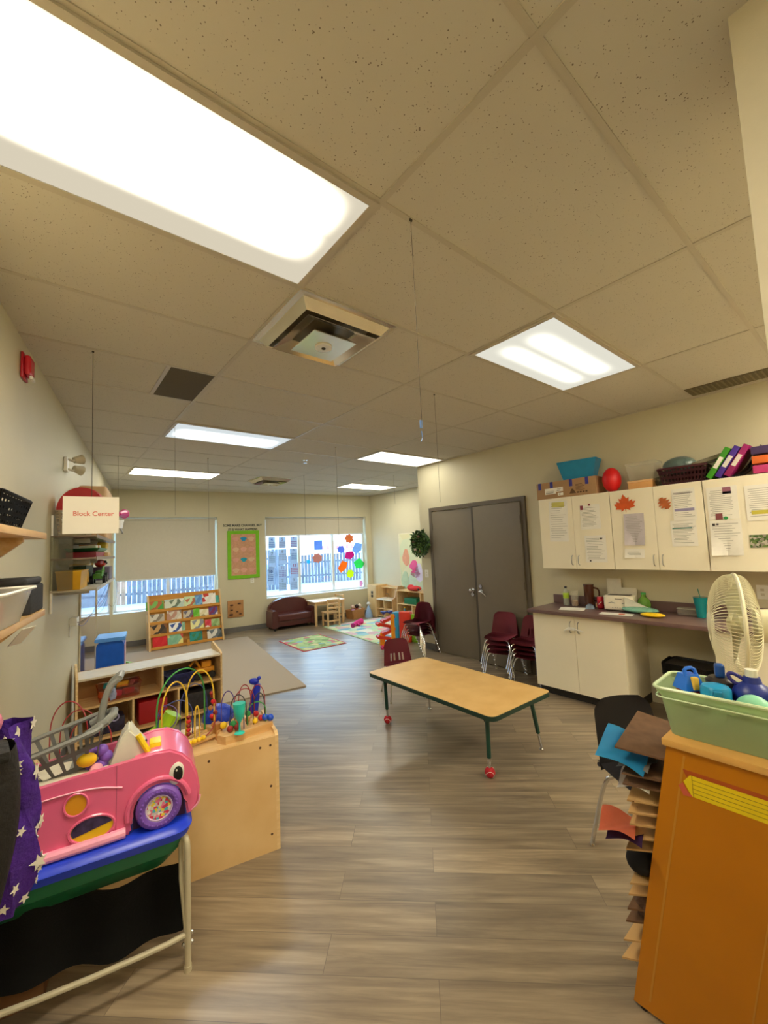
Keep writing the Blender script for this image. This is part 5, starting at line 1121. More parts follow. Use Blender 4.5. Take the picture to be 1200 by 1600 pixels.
# ------------------------------------------------------------------ activity table
m_tt = wood('table_laminate', '#e6bd7a', '#dcb06a', .32, 3, 3, 3, 2); m_tg = mat('dark_green_edge', '#1d3a31', .4); m_leg = mat('dark_green_leg', '#14453a', .35)
TC = (2.640, 2.445, 0); TR = radians(-1.2)
t = thing('activity_table', 'low rectangular table with maple top, dark green edge and legs, centre of the room', 'table', TC, TR)
TL, TW, TZ = .70, .357, .485
g = G(); g.prism(rrect(-TW+.004, TW-.004, -TL+.004, TL-.004, .05), TZ-.004, TZ, 'z'); g.build('tabletop', m_tt, t)
g = G(); g.prism(rrect(-TW, TW, -TL, TL, .054), TZ-.032, TZ-.002, 'z'); g.build('edge_band', m_tg, t)
for sx, sy, ball, bl in ((-1, -1, 1, .10), (1, -1, 0, .10), (-1, 1, 1, .08), (1, 1, 0, .1)):
    px, py = sx*(TW-.10), sy*(TL-.13); ex, ey = sx*(TW-.06)*.97, sy*(TL-.09)
    ex, ey = {(-1, -1): (-.205, -.525), (1, -1): (.405, -.555), (-1, 1): (-.17, .66), (1, 1): (.33, .62)}[(sx, sy)]
    ex, ey = px+(ex-px)*.9, py+(ey-py)*.9
    zb = .12; q = lambda z: (px+(ex-px)*(1-z/(TZ-.03)), py+(ey-py)*(1-z/(TZ-.03)), z)
    g = G(); g.cyl(q(TZ-.032), q(zb+.02), .0155, n=16); g.box(px-.03, px+.03, py-.03, py+.03, TZ-.036, TZ-.031); l = g.build('leg', m_leg, t)
    g = G(); g.cyl(q(zb+.02), q(.012), .0105, n=14); g.lathe([(.016, 0), (.018, .006), (.011, .018)], q(0), 14) if not ball else None; g.build('leg_insert', m_chrome, l)
    g = G(); g.tube([(px+(.06), py, TZ-.036), (px+.012, py, TZ-.11)], .004, 6); g.tube([(px, py-.06*sy, TZ-.036), (px, py-.01*sy, TZ-.11)], .004, 6); g.build('leg_brace', m_black, l)
    if ball:
        g = G(); g.ball((q(.03)[0], q(.03)[1], .036), .036, 20, 14); b_ = g.build('tennis_ball', mat('red_felt', '#c01f2c', .85, bump=.5, bscale=200), l)
        g = G(); c = Vector((q(.03)[0], q(.03)[1], .036)); P = []
        for i in range(40):
            a = 2*pi*i/40; v = Vector((cos(a)+.35*cos(3*a), sin(a)-.35*sin(3*a), .9*sin(2*a))).normalized()*.0362; P.append(c+Matrix.Rotation(.7, 3, 'X') @ v)
        g.tube(P, .0014, 5, closed=True); g.build('seam', m_paper, b_)

# ------------------------------------------------------------------ kitchen
t = thing('base_cabinet', 'white two-door base cabinet left of the open knee space', 'cabinet', (4.10, 2.55, 0), -pi/2)
# local x = toward the viewer (-Y world), local -y = -X world (into room)
def cab(t, L, D, z0, z1, splits, handles, toe=0):
    g = G(); g.box(0, L, .018, D, z0, z1, .001); g.build('cabinet_body', m_white, t, smooth=False)
    if toe: g = G(); g.box(.0, L-.0, .07, D, 0, z0); g.build('toe_kick', mat('black_toe_kick', '#2a2724', .6), t, smooth=False)
    xs = [0]+splits+[L]
    for i, (a, b) in enumerate(zip(xs, xs[1:])):
        d = G().box(a+.0015, b-.0015, 0, .018, z0+.002, z1-.002, .0015, 1).build('cabinet_door', m_white, t)
        for hx, hz0, hz1 in handles:
            if a < hx < b: g = G(); g.tube([(hx, .0, hz0), (hx, -.026, hz0+.008), (hx, -.030, (hz0+hz1)/2), (hx, -.026, hz1-.008), (hx, .0, hz1)], .0045, 8, smooth=1); g.build('handle', m_steel, d)
cab(t, .91, .525, .09, .85, [.455], [(.415, .68, .79), (.495, .68, .79)], 1)
g = G(); g.tube([(.36, -.03, .70), (.42, -.035, .73), (.50, -.035, .72), (.55, -.03, .71)], .007, 8, smooth=1); g.box(.40, .47, -.045, -.03, .71, .74, .004); g.build('safety_lock', m_whitep, t)
t2 = thing('base_cabinet', 'white base cabinet right of the knee space, behind the fan', 'cabinet', (4.10, .98, 0), -pi/2)
cab(t2, 1.3, .525, .09, .85, [.43, .86], [(.39, .68, .79), (.47, .68, .79)], 1)
# counter
m_ctr = speckle('mauve_laminate', '#745c58', '#5a4543', 180, .02, .3, 0)
t = thing('countertop', 'dark mauve laminate countertop with a low backsplash', 'countertop', (4.04, 2.58, .85), -pi/2)
g = G(); g.box(0, 2.9, 0, .59, 0, .035, .006); g.build('counter_slab', m_ctr, t)
g = G(); g.box(.0, 2.9, .565, .588, .0355, .13, .003); g.build('backsplash', m_ctr, t)
# upper cabinets
ys = [2.51, 2.13, 1.75, 1.37, 1.00, .62, .24]
for a, lab, spl, hs, L in ((2.51, 'leftmost pair of white wall cabinet doors with taped notices', [.38], [(.345, .04, .14), (.415, .04, .14)], .76), (1.75, 'middle pair of white wall cabinet doors, with the maple leaf', [.38], [(.345, .04, .14), (.415, .04, .14)], .75), (.998, 'rightmost white wall cabinet with photos and notices', [.50], [], .78)):
    t = thing('wall_cabinet', lab, 'cabinet', (4.31, a, 1.30), -pi/2, 'white wall cabinets above the counter')
    cab(t, L-.002, .32, 0, .765, spl, hs)
# papers on cabinet doors: y world, z centre
m_line = mat('text_grey', '#8d8a83', .8)
def notice(y, z, w, h, lab, marks=(), m=m_paper, rot=0, lines=14, lm=None, curl=0):
    t = thing('notice', lab, 'paper', (4.307, y, z), -pi/2, 'papers taped to the wall cabinets')
    R = Matrix.Rotation(rot, 4, 'Y')
    g = G(); g.M = R; (g.sheet(lambda u, v: ((u-.5)*w, -.002-curl*(1-v)**3*abs(u-.5)*2, (v-.5)*h), 6, 8) if curl else g.box(-w/2, w/2, -.0012, 0, -h/2, h/2)); g.mi = 1
    random.seed(int(y*1000))
    for i in range(lines):
        zz = h/2-.03-i*(h-.05)/lines
        x0 = -w*.42+random.choice((0, 0, .01)); x1 = x0+w*random.uniform(.5, .84)
        g.box(x0, x1, -.0018-(.0025 if curl else 0), -.0012-(.0025 if curl else 0), zz-.0022, zz+.0008)
    g.build('paper_sheet', [m, lm or m_line], t, smooth=False)
    for (x, zz, ww, hh, c) in marks:
        g = G(); g.M = R; g.box(x-ww/2, x+ww/2, -.0032, -.0022, zz-hh/2, zz+hh/2); g.build('printed_mark', mat('mark_'+c[1:], c, .8), t, smooth=False)
notice(2.29, 1.81, .21, .44, 'notice with a yellow highlighted heading on the leftmost cabinet door', [(-.0, .18, .14, .055, '#c9c26a')], rot=radians(2), lines=16)
notice(1.95, 1.83, .20, .25, 'upper notice with a small red picture on the second cabinet door', [(-.08, .10, .03, .045, '#8c3a4a'), (.0, .125, .02, .02, '#7a2238')])
notice(1.92, 1.505, .21, .27, 'lower notice with tiny dark dots on the second cabinet door', [(.06, .10, .02, .018, '#3a3432'), (-.06, -.12, .015, .015, '#2a2624')])
notice(1.55, 1.68, .175, .30, 'lavender-grey list taped crooked under the maple leaf', m=mat('lavender_paper', '#c9c2c8', .8), rot=radians(1), lines=16, curl=.02)
notice(1.565, 1.455, .17, .085, 'small curled strip of paper under the lavender list', lines=3, curl=.015)
notice(1.14, 1.875, .17, .28, 'notice with a lilac band on the fourth cabinet door', [(0, .10, .14, .006, '#5d5358'), (.0, -.045, .145, .024, '#9b93b8')])
notice(1.16, 1.625, .19, .225, 'notice with a teal line under the lilac-banded one', [(-.01, .045, .145, .010, '#3d7f76')])
notice(.875, 1.86, .20, .27, 'wide notice with a small portrait picture on the fifth cabinet door', [(.035, .10, .055, .055, '#9a6478'), (.035, .082, .055, .02, '#7c8fae'), (-.03, -.11, .045, .05, '#8a4a4c')])
notice(.872, 1.575, .205, .29, 'curled notice with two dark dots at its corner, lower on the fifth door', [(-.075, .11, .018, .02, '#333036'), (-.05, .112, .015, .015, '#44404a')], curl=.03, lines=12)
notice(.60, 1.84, .26, .28, 'notice with yellow highlighter at the right edge of the cabinets', [(0, -.075, .2, .03, '#c4b848')])
t = thing('magnet', 'small green round magnet between two notices on the fifth door', 'magnet', (4.305, .862, 1.735), -pi/2); g = G(); g.cyl((0, -.006, 0), (0, 0, 0), .014, n=14); g.build('magnet_disc', m_green, t)
t = thing('photo_print', 'landscape photo of green plants and white flowers on the right cabinet door', 'photo', (4.307, .63, 1.54), -pi/2); g = G(); g.box(-.10, .14, -.002, -.0005, -.05, .05); g.build('photo_sheet', patches('plant_photo', ['#46602e', '#5a7a3a', '#8d8578', '#3c5226', '#b8b0a0', '#6b8046'], 60), t, smooth=False)
# paper leaves
def star_leaf(pts): return [(x, z) for x, z in pts]
half = [(0, -.5), (.02, -.28), (.22, -.42), (.20, -.30), (.48, -.24), (.42, -.12), (.55, .06), (.38, .06), (.40, .18), (.22, .10), (.26, .34), (.14, .28), (0, .55)]
mapl = half+[(-x, z) for x, z in half[-2:0:-1]]
t = thing('maple_leaf', 'orange-red paper maple leaf on the third cabinet door', 'leaf', (4.306, 1.615, 1.93), -pi/2); g = G(); g.M = Matrix.Rotation(radians(-6), 4, 'Y'); g.prism([(x*.18, z*.17) for x, z in mapl], -.003, -.001, 'y'); g.build('leaf_paper', mat('leaf_orange', '#d2571c', .7, var=.15), t, smooth=False)
oak = []
for i in range(25):
    u = i/24; oak.append((.04*sin(pi*u)**.6*(1+.35*sin(u*30)), .06-u*.12))
oak = [(0, .07)]+oak+[(0, -.08)]+[(-x, z) for x, z in oak[::-1]]
t = thing('oak_leaf', 'rust-orange paper oak leaf on the fourth cabinet door', 'leaf', (4.306, 1.285, 1.90), -pi/2); g = G(); g.M = Matrix.Rotation(radians(-32), 4, 'Y'); g.prism(oak, -.003, -.001, 'y'); g.build('leaf_paper', mat('leaf_rust', '#b8622c', .7, var=.15), t, smooth=False)

# on top of the wall cabinets, z 2.066
ZT = 2.067
t = thing('cardboard_box', 'long cardboard box with blue tape and white labels on top of the cabinets', 'box', (4.47, 2.215, ZT), -pi/2)
g = G(); g.box(-.33, .33, -.12, .12, 0, .185, .003); g.build('box_body', mat('cardboard', '#a98660', .8, var=.05, scale=8), t)
for x in (-.29, -.15, .07, .24): g = G(); g.box(x-.017, x+.017, -.122, -.1205, .11 if x != -.15 else .09, .186); g.build('blue_tape', mat('blue_tape', '#34369a', .5), t, smooth=False)
for b in ((-.23, -.10, .05, .115), (-.10, -.02, .07, .115), (-.08, -.02, .025, .055)): g = G(); g.box(b[0], b[1], -.123, -.1205, b[2], b[3]); g.mi = 1; g.box(b[0]+.01, b[1]-.03, -.124, -.123, b[2]+.01, b[2]+.018); g.box(b[0]+.015, b[1]-.02, -.124, -.123, b[2]+.028, b[2]+.032); g.build('shipping_label', [m_paper, m_ink], t, smooth=False)
g = G()
for i in range(6): g.box(.12, .19+.012*(i % 3), -.122, -.1205, .12-.012*i, .124-.012*i)
for i in range(4): g.box(.13+.03*i, .15+.03*i, -.122, -.1205, .03, .045)
g.prism([(.05, .03), (.12, .03), (.09, .08), (.075, .08)], -.122, -.1205, 'y'); g.build('box_print', mat('print_brown', '#5e4630', .8), t, smooth=False)
t = thing('blue_bin', 'teal-blue open plastic bin resting on the cardboard box', 'bin', (4.45, 2.09, ZT+.187), -pi/2+radians(8))
g = G(); g.hexa([(-.15, -.07, 0), (.15, -.07, 0), (.15, .07, 0), (-.15, .07, 0)], [(-.20, -.10, .19), (.20, -.10, .19), (.20, .10, .19), (-.20, .10, .19)]); bmesh.ops.delete(g.bm, geom=[f for f in g.bm.faces if all(v.co.z > .18 for v in f.verts)], context='FACES_ONLY'); bmesh.ops.solidify(g.bm, geom=g.bm.faces[:], thickness=.004)
g.build('bin_body', mat('ocean_blue', '#0b7fae', .35), t); g = G(); g.tube([(x, y, .19) for x, y in rrect(-.2, .2, -.1, .1, .012, 2)], .005, 5, closed=True); g.build('bin_rim', mat('ocean_blue_rim', '#0f8fc0', .35), t)
tag(G().ball((0, 0, .125), (.095, .085, .125), 28, 18).build('red_ball', mat('bright_red_rubber', '#e01a1e', .4, var=.02), None, loc=(4.44, 1.765, ZT)), 'bright red oval ball on top of the cabinets', 'ball')
t = thing('clear_bin', 'clear empty plastic bin standing on the small wooden box', 'bin', (4.47, 1.48, ZT+.078), -pi/2)
g = G(); g.hexa([(-.10, -.08, 0), (.10, -.08, 0), (.10, .08, 0), (-.10, .08, 0)], [(-.13, -.1, .17), (.13, -.1, .17), (.13, .1, .17), (-.13, .1, .17)]); bmesh.ops.delete(g.bm, geom=[f for f in g.bm.faces if all(v.co.z > .16 for v in f.verts)], context='FACES_ONLY'); g.build('bin_body', mat('hazy_clear', '#cfc8b4', .2, alpha=.35), t)
g = G(); g.tube([(x, y, .17) for x, y in rrect(-.13, .13, -.1, .1, .012, 2)], .004, 5, closed=True); g.build('bin_rim', mat('hazy_rim', '#d6d0bc', .25, alpha=.7), t)
t = thing('wooden_box', 'small pale orange wooden box under the clear bin', 'box', (4.45, 1.485, ZT), -pi/2); g = G(); g.box(-.105, .105, -.09, .09, 0, .06, .002); g.build('box_body', mat('pale_orange_wood', '#e0a868', .5), t); g = G(); g.box(-.11, .11, -.095, .095, .0605, .077, .002); g.build('box_lid', mat('lid_wood', '#ecc08a', .5), t)
t = thing('lattice_basket', 'dark burgundy lattice basket on top of the cabinets', 'basket', (4.44, 1.15, ZT), -pi/2+radians(4))
g = G(); basket(g, .36, .24, .14, .03, 13, 8, 3, .0, bar=.45, rim=.010); g.build('basket_body', mat('burgundy_basket', '#4a1c28', .4), t)
t = thing('wrapped_item', 'grey-green cloth bundle in clear wrap in the burgundy basket', 'bundle', (4.44, 1.18, ZT+.11), 0); g = G(); g.ball((0, 0, .06), (.10, .13, .08), 20, 12); g.build('bundle_body', mat('grey_green_wrap', '#5d706c', .3, bump=.8, bscale=25), t)
t = thing('wrapped_item', 'clear plastic package leaning out of the burgundy basket', 'package', (4.46, .97, ZT+.16), radians(5)); g = G(); g.box(-.08, .08, -.11, .11, 0, .035, .01); o = g.build('package_body', mat('olive_wrap', '#8c8468', .15, alpha=.7), t); o.rotation_euler.x = radians(-14)
tag(G().ball((0, 0, .05), (.08, .10, .05), 16, 10).build('plastic_wrap', mat('wrap_dark', '#6b6a55', .2, alpha=.6, bump=1, bscale=40), None, loc=(4.5, 1.34, ZT)), 'crumpled clear wrap between the wooden box and the burgundy basket', 'wrap')
for i, (c, n, y) in enumerate((('#3f9a1c', 'green', .955), ('#4a2a9a', 'violet', .895), ('#a01f6a', 'magenta', .835))):
    t = thing('ring_binder', '%s ring binder leaning on top of the cabinets' % n, 'binder', (4.45, y, ZT), -pi/2, 'leaning ring binders')
    M_ = Matrix.Rotation(radians(33), 4, 'Y')
    g = G(); g.M = M_; g.box(-.022, .022, -.12, .12, 0.0, .275, .004); g.build('binder_cover', mat('binder_'+n, c, .4), t)
    g = G(); g.M = M_; g.box(-.015, .015, -.1225, -.1205, .09, .19); g.build('spine_label', m_paper, t, smooth=False)
    t.location.z += .014
t = thing('grey_folder', 'dark grey curved folder slumped beside the magenta binder', 'folder', (4.45, .70, ZT), -pi/2)
g = G(); g.tube([(-.12, 0, .012), (-.02, 0, .03), (.03, 0, .12), (.09, 0, .21)], .015, 8, smooth=2); g.M = Matrix.Scale(1, 4); g.sheet(lambda u, v: (-.13+.22*u, -.1+.2*v, .012+.22*u**2.2), 10, 2, .01); g.build('folder_body', mat('charcoal_folder', '#4a4744', .5), t)
t = thing('stacked_trays', 'purple, orange and pink stack of trays at the right end of the cabinet top', 'trays', (4.46, .56, ZT), -pi/2)
for i, c in enumerate(('#c93a7c', '#e8732c', '#4a3566')): g = G(); g.box(-.11, .11, -.13, .13, .005+i*.075, .068+i*.075, .01); g.build('tray', mat('tray_'+c[1:], c, .4), t)

# things on the counter, z .885
ZC = .886
t = thing('water_bottle', 'small clear water bottle with a lime label at the left of the counter', 'bottle', (4.50, 2.37, ZC)); g = G(); g.lathe([(.030, 0), (.032, .01), (.031, .13), (.026, .155), (.012, .175), (.012, .185)], n=20); g.build('bottle_body', mat('clear_bottle', '#c8cdbf', .15, alpha=.5), t); g = G(); g.lathe([(.0325, .075), (.0325, .135)], n=20); g.build('label', mat('lime_label', '#a9c832', .5), t); g = G(); g.lathe([(.014, .185), (.014, .205)], n=14); g.build('cap', mat('dark_cap', '#22242c', .4), t)
t = thing('plastic_cup', 'clear plastic cup with tan drink in the bottom beside the water bottle', 'cup', (4.49, 2.27, ZC)); g = G(); g.lathe([(.030, 0), (.042, .155), (.044, .157)], n=22, cap=False); g.build('cup_wall', mat('clear_cup', '#d8d2c0', .15, alpha=.35), t); g = G(); g.lathe([(.029, .002), (.033, .06)], n=22); g.build('drink', mat('tan_drink', '#a5743f', .3), t)
t = thing('pitcher', 'brown transparent pitcher with a handle on the counter', 'pitcher', (4.51, 2.12, ZC)); g = G(); g.lathe([(.045, 0), (.048, .02), (.052, .235), (.054, .24)], n=24); g.build('pitcher_body', mat('brown_amber', '#4f2a18', .15, coat=.5), t); g = G(); g.tube([(.03, -.04, .20), (.035, -.09, .19), (.035, -.09, .09), (.03, -.045, .06)], .009, 8, smooth=2); g.build('handle', mat('brown_amber'+'_handle', '#4f2a18', .2), t)
t = thing('paper_sheets', 'white paper lying near the front left of the counter', 'paper', (4.26, 2.19, ZC), radians(20)); g = G(); g.box(-.07, .10, -.12, .12, .0, .004); g.build('sheet_stack', m_paper, t, smooth=False)
t = thing('cup_lid', 'clear blue-tinted dome lid on the counter', 'lid', (4.40, 2.07, ZC)); g = G(); g.lathe([(.045, 0), (.043, .012), (.035, .035), (.012, .048)], n=20); g.build('lid_dome', mat('blue_tint', '#9aaec4', .15, alpha=.6), t)
t = thing('soda_can', 'red and white soda can on the counter', 'can', (4.47, 1.99, ZC)); g = G(); g.lathe([(.026, 0), (.033, .008), (.033, .112), (.027, .122)], n=24); g.build('can_body', mat('can_red', '#b3182a', .25, .3), t); g = G(); g.tube([(.0, 0, 0)]+[(.0334*cos(a), .0334*sin(a), .05+.02*sin(2*a)) for a in [pi+.9*i/8-.2 for i in range(9)]][1:], .0035, 5); g.build('white_swirl', m_paper, t); g = G(); g.lathe([(.027, .1221), (.027, .124)], n=20); g.build('can_lid', m_steel, t)
t = thing('small_item', 'tan block behind the dome lid next to the soda can', 'block', (4.54, 2.03, ZC)); g = G(); g.box(-.03, .03, -.03, .03, 0, .045, .004); g.build('block_body', m_pine, t)
t = thing('toaster', 'white two-slot toaster on the counter', 'toaster', (4.47, 1.795, ZC), -pi/2+radians(8))
g = G(); g.box(-.135, .135, -.075, .075, .006, .15, .022, 4); g.build('toaster_body', mat('warm_white_plastic', '#ece4cf', .3), t)
g = G(); g.box(-.10, .10, -.045, -.015, .149, .1515); g.box(-.10, .10, .015, .045, .149, .1515); g.box(-.03, .03, -.079, -.074, .115, .12); g.build('slot', m_dark, t, smooth=False)
for x in (-.06, .06): g = G(); g.tube([(x-.03, -.074, .075), (x, -.079, .085), (x+.03, -.074, .075)], .004, 6); g.build('curved_mark', m_greyp, t)
for i in range(6): g = G(); g.box(-.06+.022*i, -.05+.022*i, -.078, -.074, .03, .034); g.build('button', m_greyp, t)
g = G(); g.box(-.12, .12, -.06, .06, 0, .008); g.build('toaster_foot', m_black, t)
t = thing('paper_sheets', 'white papers standing behind the toaster against the wall', 'paper', (4.592, 1.80, ZC), -pi/2); g = G(); g.box(-.16, -.02, -.004, -.002, .0, .30); g.box(-.10, .12, -.009, -.006, .0, .21); g.build('sheet', mat('translucent_sheet', '#dcd6c4', .6), t, smooth=False)
t = thing('green_bottle', 'round green glass-like bottle behind the plastic bag', 'bottle', (4.52, 1.60, ZC)); g = G(); g.lathe([(.04, 0), (.055, .03), (.06, .07), (.05, .11), (.022, .14), (.020, .165)], n=24); g.build('bottle_body', mat('leaf_green_plastic', '#6da03c', .2, alpha=.75), t); g = G(); g.lathe([(.022, .165), (.022, .18)], n=16); g.build('cap', m_green, t)
t = thing('plastic_bag', 'crumpled white and green plastic bag lying on the counter', 'bag', (4.40, 1.60, ZC)); g = G(); g.ball((0, .0, .03), (.09, .16, .03), 20, 10); g.build('bag_body', mat('mint_film', '#7fb8a0', .25, bump=1, bscale=35), t); g = G(); g.hexa([(-.02, .12, .03), (.03, .12, .03), (.03, -.12, .04), (-.02, -.12, .04)], [(-.01, .13, .14), (.02, .13, .14), (.01, -.10, .045), (.0, -.10, .045)]); g.build('bag_flap', mat('white_film', '#d9d8c6', .25, alpha=.85, bump=.8, bscale=30), t)
t = thing('yellow_ring', 'yellow oval plastic toy at the front of the counter', 'toy', (4.24, 1.44, ZC)); g = G(); g.ball((0, 0, .02), (.06, .10, .02), 22, 10); g.build('toy_body', m_yellow, t)
t = thing('flyer', 'white flyer with a red picture near the front of the counter', 'paper', (4.22, 1.74, ZC), radians(10)); g = G(); g.box(-.06, .06, -.14, .14, 0, .002); g.build('flyer_sheet', m_paper, t, smooth=False); g = G(); g.box(-.03, .03, -.07, -.02, .002, .0032); g.build('flyer_picture', mat('flyer_red', '#cf6a4c', .7), t, smooth=False)
t = thing('container', 'low clear container at the back of the counter left of the teal tumbler', 'container', (4.53, 1.22, ZC), 0); g = G(); g.box(-.05, .05, -.10, .10, 0, .055, .008); g.build('container_body', mat('clear_box', '#b3aa9c', .15, alpha=.45), t); g = G(); g.box(-.053, .053, -.103, .103, .055, .062, .002); g.build('container_lid', mat('clear_lid', '#c8c4b4', .2, alpha=.7), t)
t = thing('tumbler', 'teal tumbler with a straw near the fan on the counter', 'cup', (4.46, 1.13, ZC)); g = G(); g.lathe([(.035, 0), (.052, .17), (.054, .175)], n=24); g.build('tumbler_body', mat('teal_clear', '#1c8f96', .2), t); g = G(); g.cyl((0, 0, .175), (.01, .015, .245), .004, n=8); g.build('straw', mat('straw_teal', '#2a7f6c', .4), t)
# waste bin in the knee space
t = thing('waste_bin', 'waste bin lined with a black bag in the knee space under the counter', 'waste bin', (4.30, 1.20, 0), -pi/2)
f = lambda kx, ky, z: [(x, y, z) for x, y in rrect(-kx, kx, -ky, ky, .04, 4)]
g = G(); g.hexa(f(.14, .11, .0), f(.185, .14, .50)); g.build('bin_body', mat('dark_bin_plastic', '#2c2a28', .5), t)
g = G(); R = 20
def bagf(u, v):
    P = f(.19, .145, 0); p = P[int(round(u*len(P))) % len(P)]; k = 1+.03*sin(u*44)*v
    z = .42+.13*v if v < .75 else .5175-.2*(v-.75); 
    if v > .75: k *= 1-.5*(v-.75)
    return (p[0]*k, p[1]*k, z+.008*sin(u*31)*v)
g.sheet(bagf, 20, 8, .002); g.build('bin_liner', mat('black_bag_film', '#0f0f10', .25, bump=1, bscale=30), t)

# ------------------------------------------------------------------ fan
fc = Vector((2.455, .49, 1.205)); ax = Vector((-.30, .95, .02)).normalized()
t = thing('pedestal_fan', 'cream pedestal fan with a round cage seen edge-on at the right', 'fan', (fc.x, fc.y, 0), 0)
m_fan = mat('cream_plastic_fan', '#dfdbbd', .35, var=.02)
FM = Matrix.Translation(Vector((0, 0, fc.z))) @ ax.to_track_quat('Z', 'Y').to_matrix().to_4x4()
R0 = .225
def cage(sgn, depth, n, nm):
    g = G(); g.M = FM
    prof = lambda s: (R0*sin(s*pi/2)**.9, sgn*(.004+(depth-.004)*cos(s*pi/2)**.8))
    for i in range(n):
        a = 2*pi*i/n; P = []
        for j in range(9):
            s = .22+.78*j/8; r_, z_ = prof(s); P.append((r_*cos(a+.10*sgn*(1-s)), r_*sin(a+.10*sgn*(1-s)), z_))
        g.tube(P, .0015, 4)
    for s in (.22,): r_, z_ = prof(s); g.torus((0, 0, z_), r_, .002, 'z', 48, 5)
    return g.build(nm, m_fan, t)
cage(1, .108, 90, 'front_grille'); cage(-1, .075, 90, 'rear_grille')
g = G(); g.M = FM; g.torus((0, 0, 0), R0, .008, 'z', 60, 8); g.build('cage_rim', m_fan, t)
for nm, z in (('hub_cap', .10),): g = G(); g.M = FM; g.lathe([(.001, z+.012), (.04, z+.010), (.052, z), (.05, z-.012)], n=30); g.build(nm, m_fan, t)
g = G(); g.M = FM
for k in range(3):
    a0 = k*2*pi/3
    g.sheet(lambda u, v: ((.035+.15*u)*cos(a0+(v-.5)*(1.1-.1*u)), (.035+.15*u)*sin(a0+(v-.5)*(1.1-.1*u)), .0+.05*(v-.5)), 6, 8, .002)
g.lathe([(.04, -.03), (.04, .03), (.02, .04)], n=20); g.build('fan_blades', mat('blade_cream', '#cfcba8', .35), t)
g = G(); g.M = FM; g.lathe([(.045, -.20), (.068, -.185), (.075, -.12), (.07, -.06)], n=30); g.build('motor_housing', m_fan, t)
bx_ = FM @ Vector((0, 0, -.14))
g = G(); g.box(bx_.x-.035, bx_.x+.035, bx_.y-.04, bx_.y+.04, bx_.z-.115, bx_.z-.065, .01); g.build('tilt_bracket', m_fan, t)
g = G(); g.cyl((bx_.x, bx_.y, .03), (bx_.x, bx_.y, bx_.z-.11), .014, n=16); g.cyl((bx_.x, bx_.y, .03), (bx_.x, bx_.y, .70), .02, n=16); g.build('pole', m_fan, t)
g = G(); g.lathe([(.20, 0), (.20, .015), (.05, .04), (.03, .06)], (bx_.x, bx_.y, 0), 32); g.build('fan_base', m_fan, t)

# ------------------------------------------------------------------ drying rack on the right
RX = 1.62
t = thing('drying_rack', 'orange-brown paper drying rack with pencil decal side and pale top board', 'drying rack', (RX, .72, 0), 0)
m_or2 = mat('varnished_orange', '#bf7808', .30, var=.05, scale=5)
def side_p(x): return [(x, 0, .0), (x, -.72, .0), (x, -.66, .93), (x, -.18, .93)]
def wedge(x0, x1, name, m):
    g = G(); A = [(x0, 0.0, .015), (x0, -.70, .015), (x0, -.70, .93), (x0, -.175, .93)]; B = [(x1, p[1], p[2]) for p in A]; g.hexa(A, B); return g.build(name, m, t, smooth=False)
wedge(0, .016, 'side_panel', m_or2)
g = G(); g.box(.016, .36, -.70, -.60, .02, .93); g.build('back_panel', mat('rack_back', '#8f5c1c', .4), t, smooth=False)
g = G(); g.box(.345, .36, -.60, -.18, .02, .93); g.build('side_panel', m_or2, t, smooth=False)
g = G(); g.box(-.012, .37, -.70, -.165, .93, .952, .003); g.build('top_board', mat('pale_edge_wood', '#dca95c', .4, var=.08, scale=12), t)
g = G()
for y in (-.03, -.45): g.cyl((.005, y, .012), (.012, y, .012), .012, n=12)
g.build('foot', m_black, t)
g = G()
for y, w in ((-.05, .006), (-.30, .004), (-.33, .003)):
    top = .93
    g.hexa([(-.0008, y-.19*0, .05), (-.0008, y-w, .05), (0, y-w, .05), (0, y, .05)], [(-.0008, y-.17, .91), (-.0008, y-.17-w, .91), (0, y-.17-w, .91), (0, y-.17, .91)])
g.build('tape_residue', mat('residue', '#c48a30', .5), t, smooth=False)
g = G(); g.prism([(-.235, .855), (-.60, .855), (-.60, .79), (-.235, .79), (-.215, .83)], -.0015, -.0002, 'x'); g.build('pencil_decal', mat('pencil_yellow', '#ecd21c', .35, var=.05), t, smooth=False)
g = G()
for z in (.803, .816, .829, .842): g.box(-.0022, -.0015, -.60, -.238, z-.0008, z+.0008)
g.box(-.0022, -.0015, -.240, -.2385, .79, .855); g.build('pencil_lines', mat('pencil_line', '#a8901c', .5), t, smooth=False)
g = G(); g.prism([(-.225, .800), (-.238, .79), (-.212, .785), (-.200, .812), (-.213, .826)], -.0024, -.0016, 'x'); g.build('pencil_eraser', mat('decal_red', '#d0604a', .5), t, smooth=False)
g = G(); g.prism([(-.60, .855), (-.60, .868), (-.215, .868), (-.225, .845), (-.232, .856)], -.0008, -.0001, 'x'); g.build('decal_upper_strip', mat('decal_rust', '#b0501c', .5), t, smooth=False)  # rust-coloured strip along the upper edge of the decal
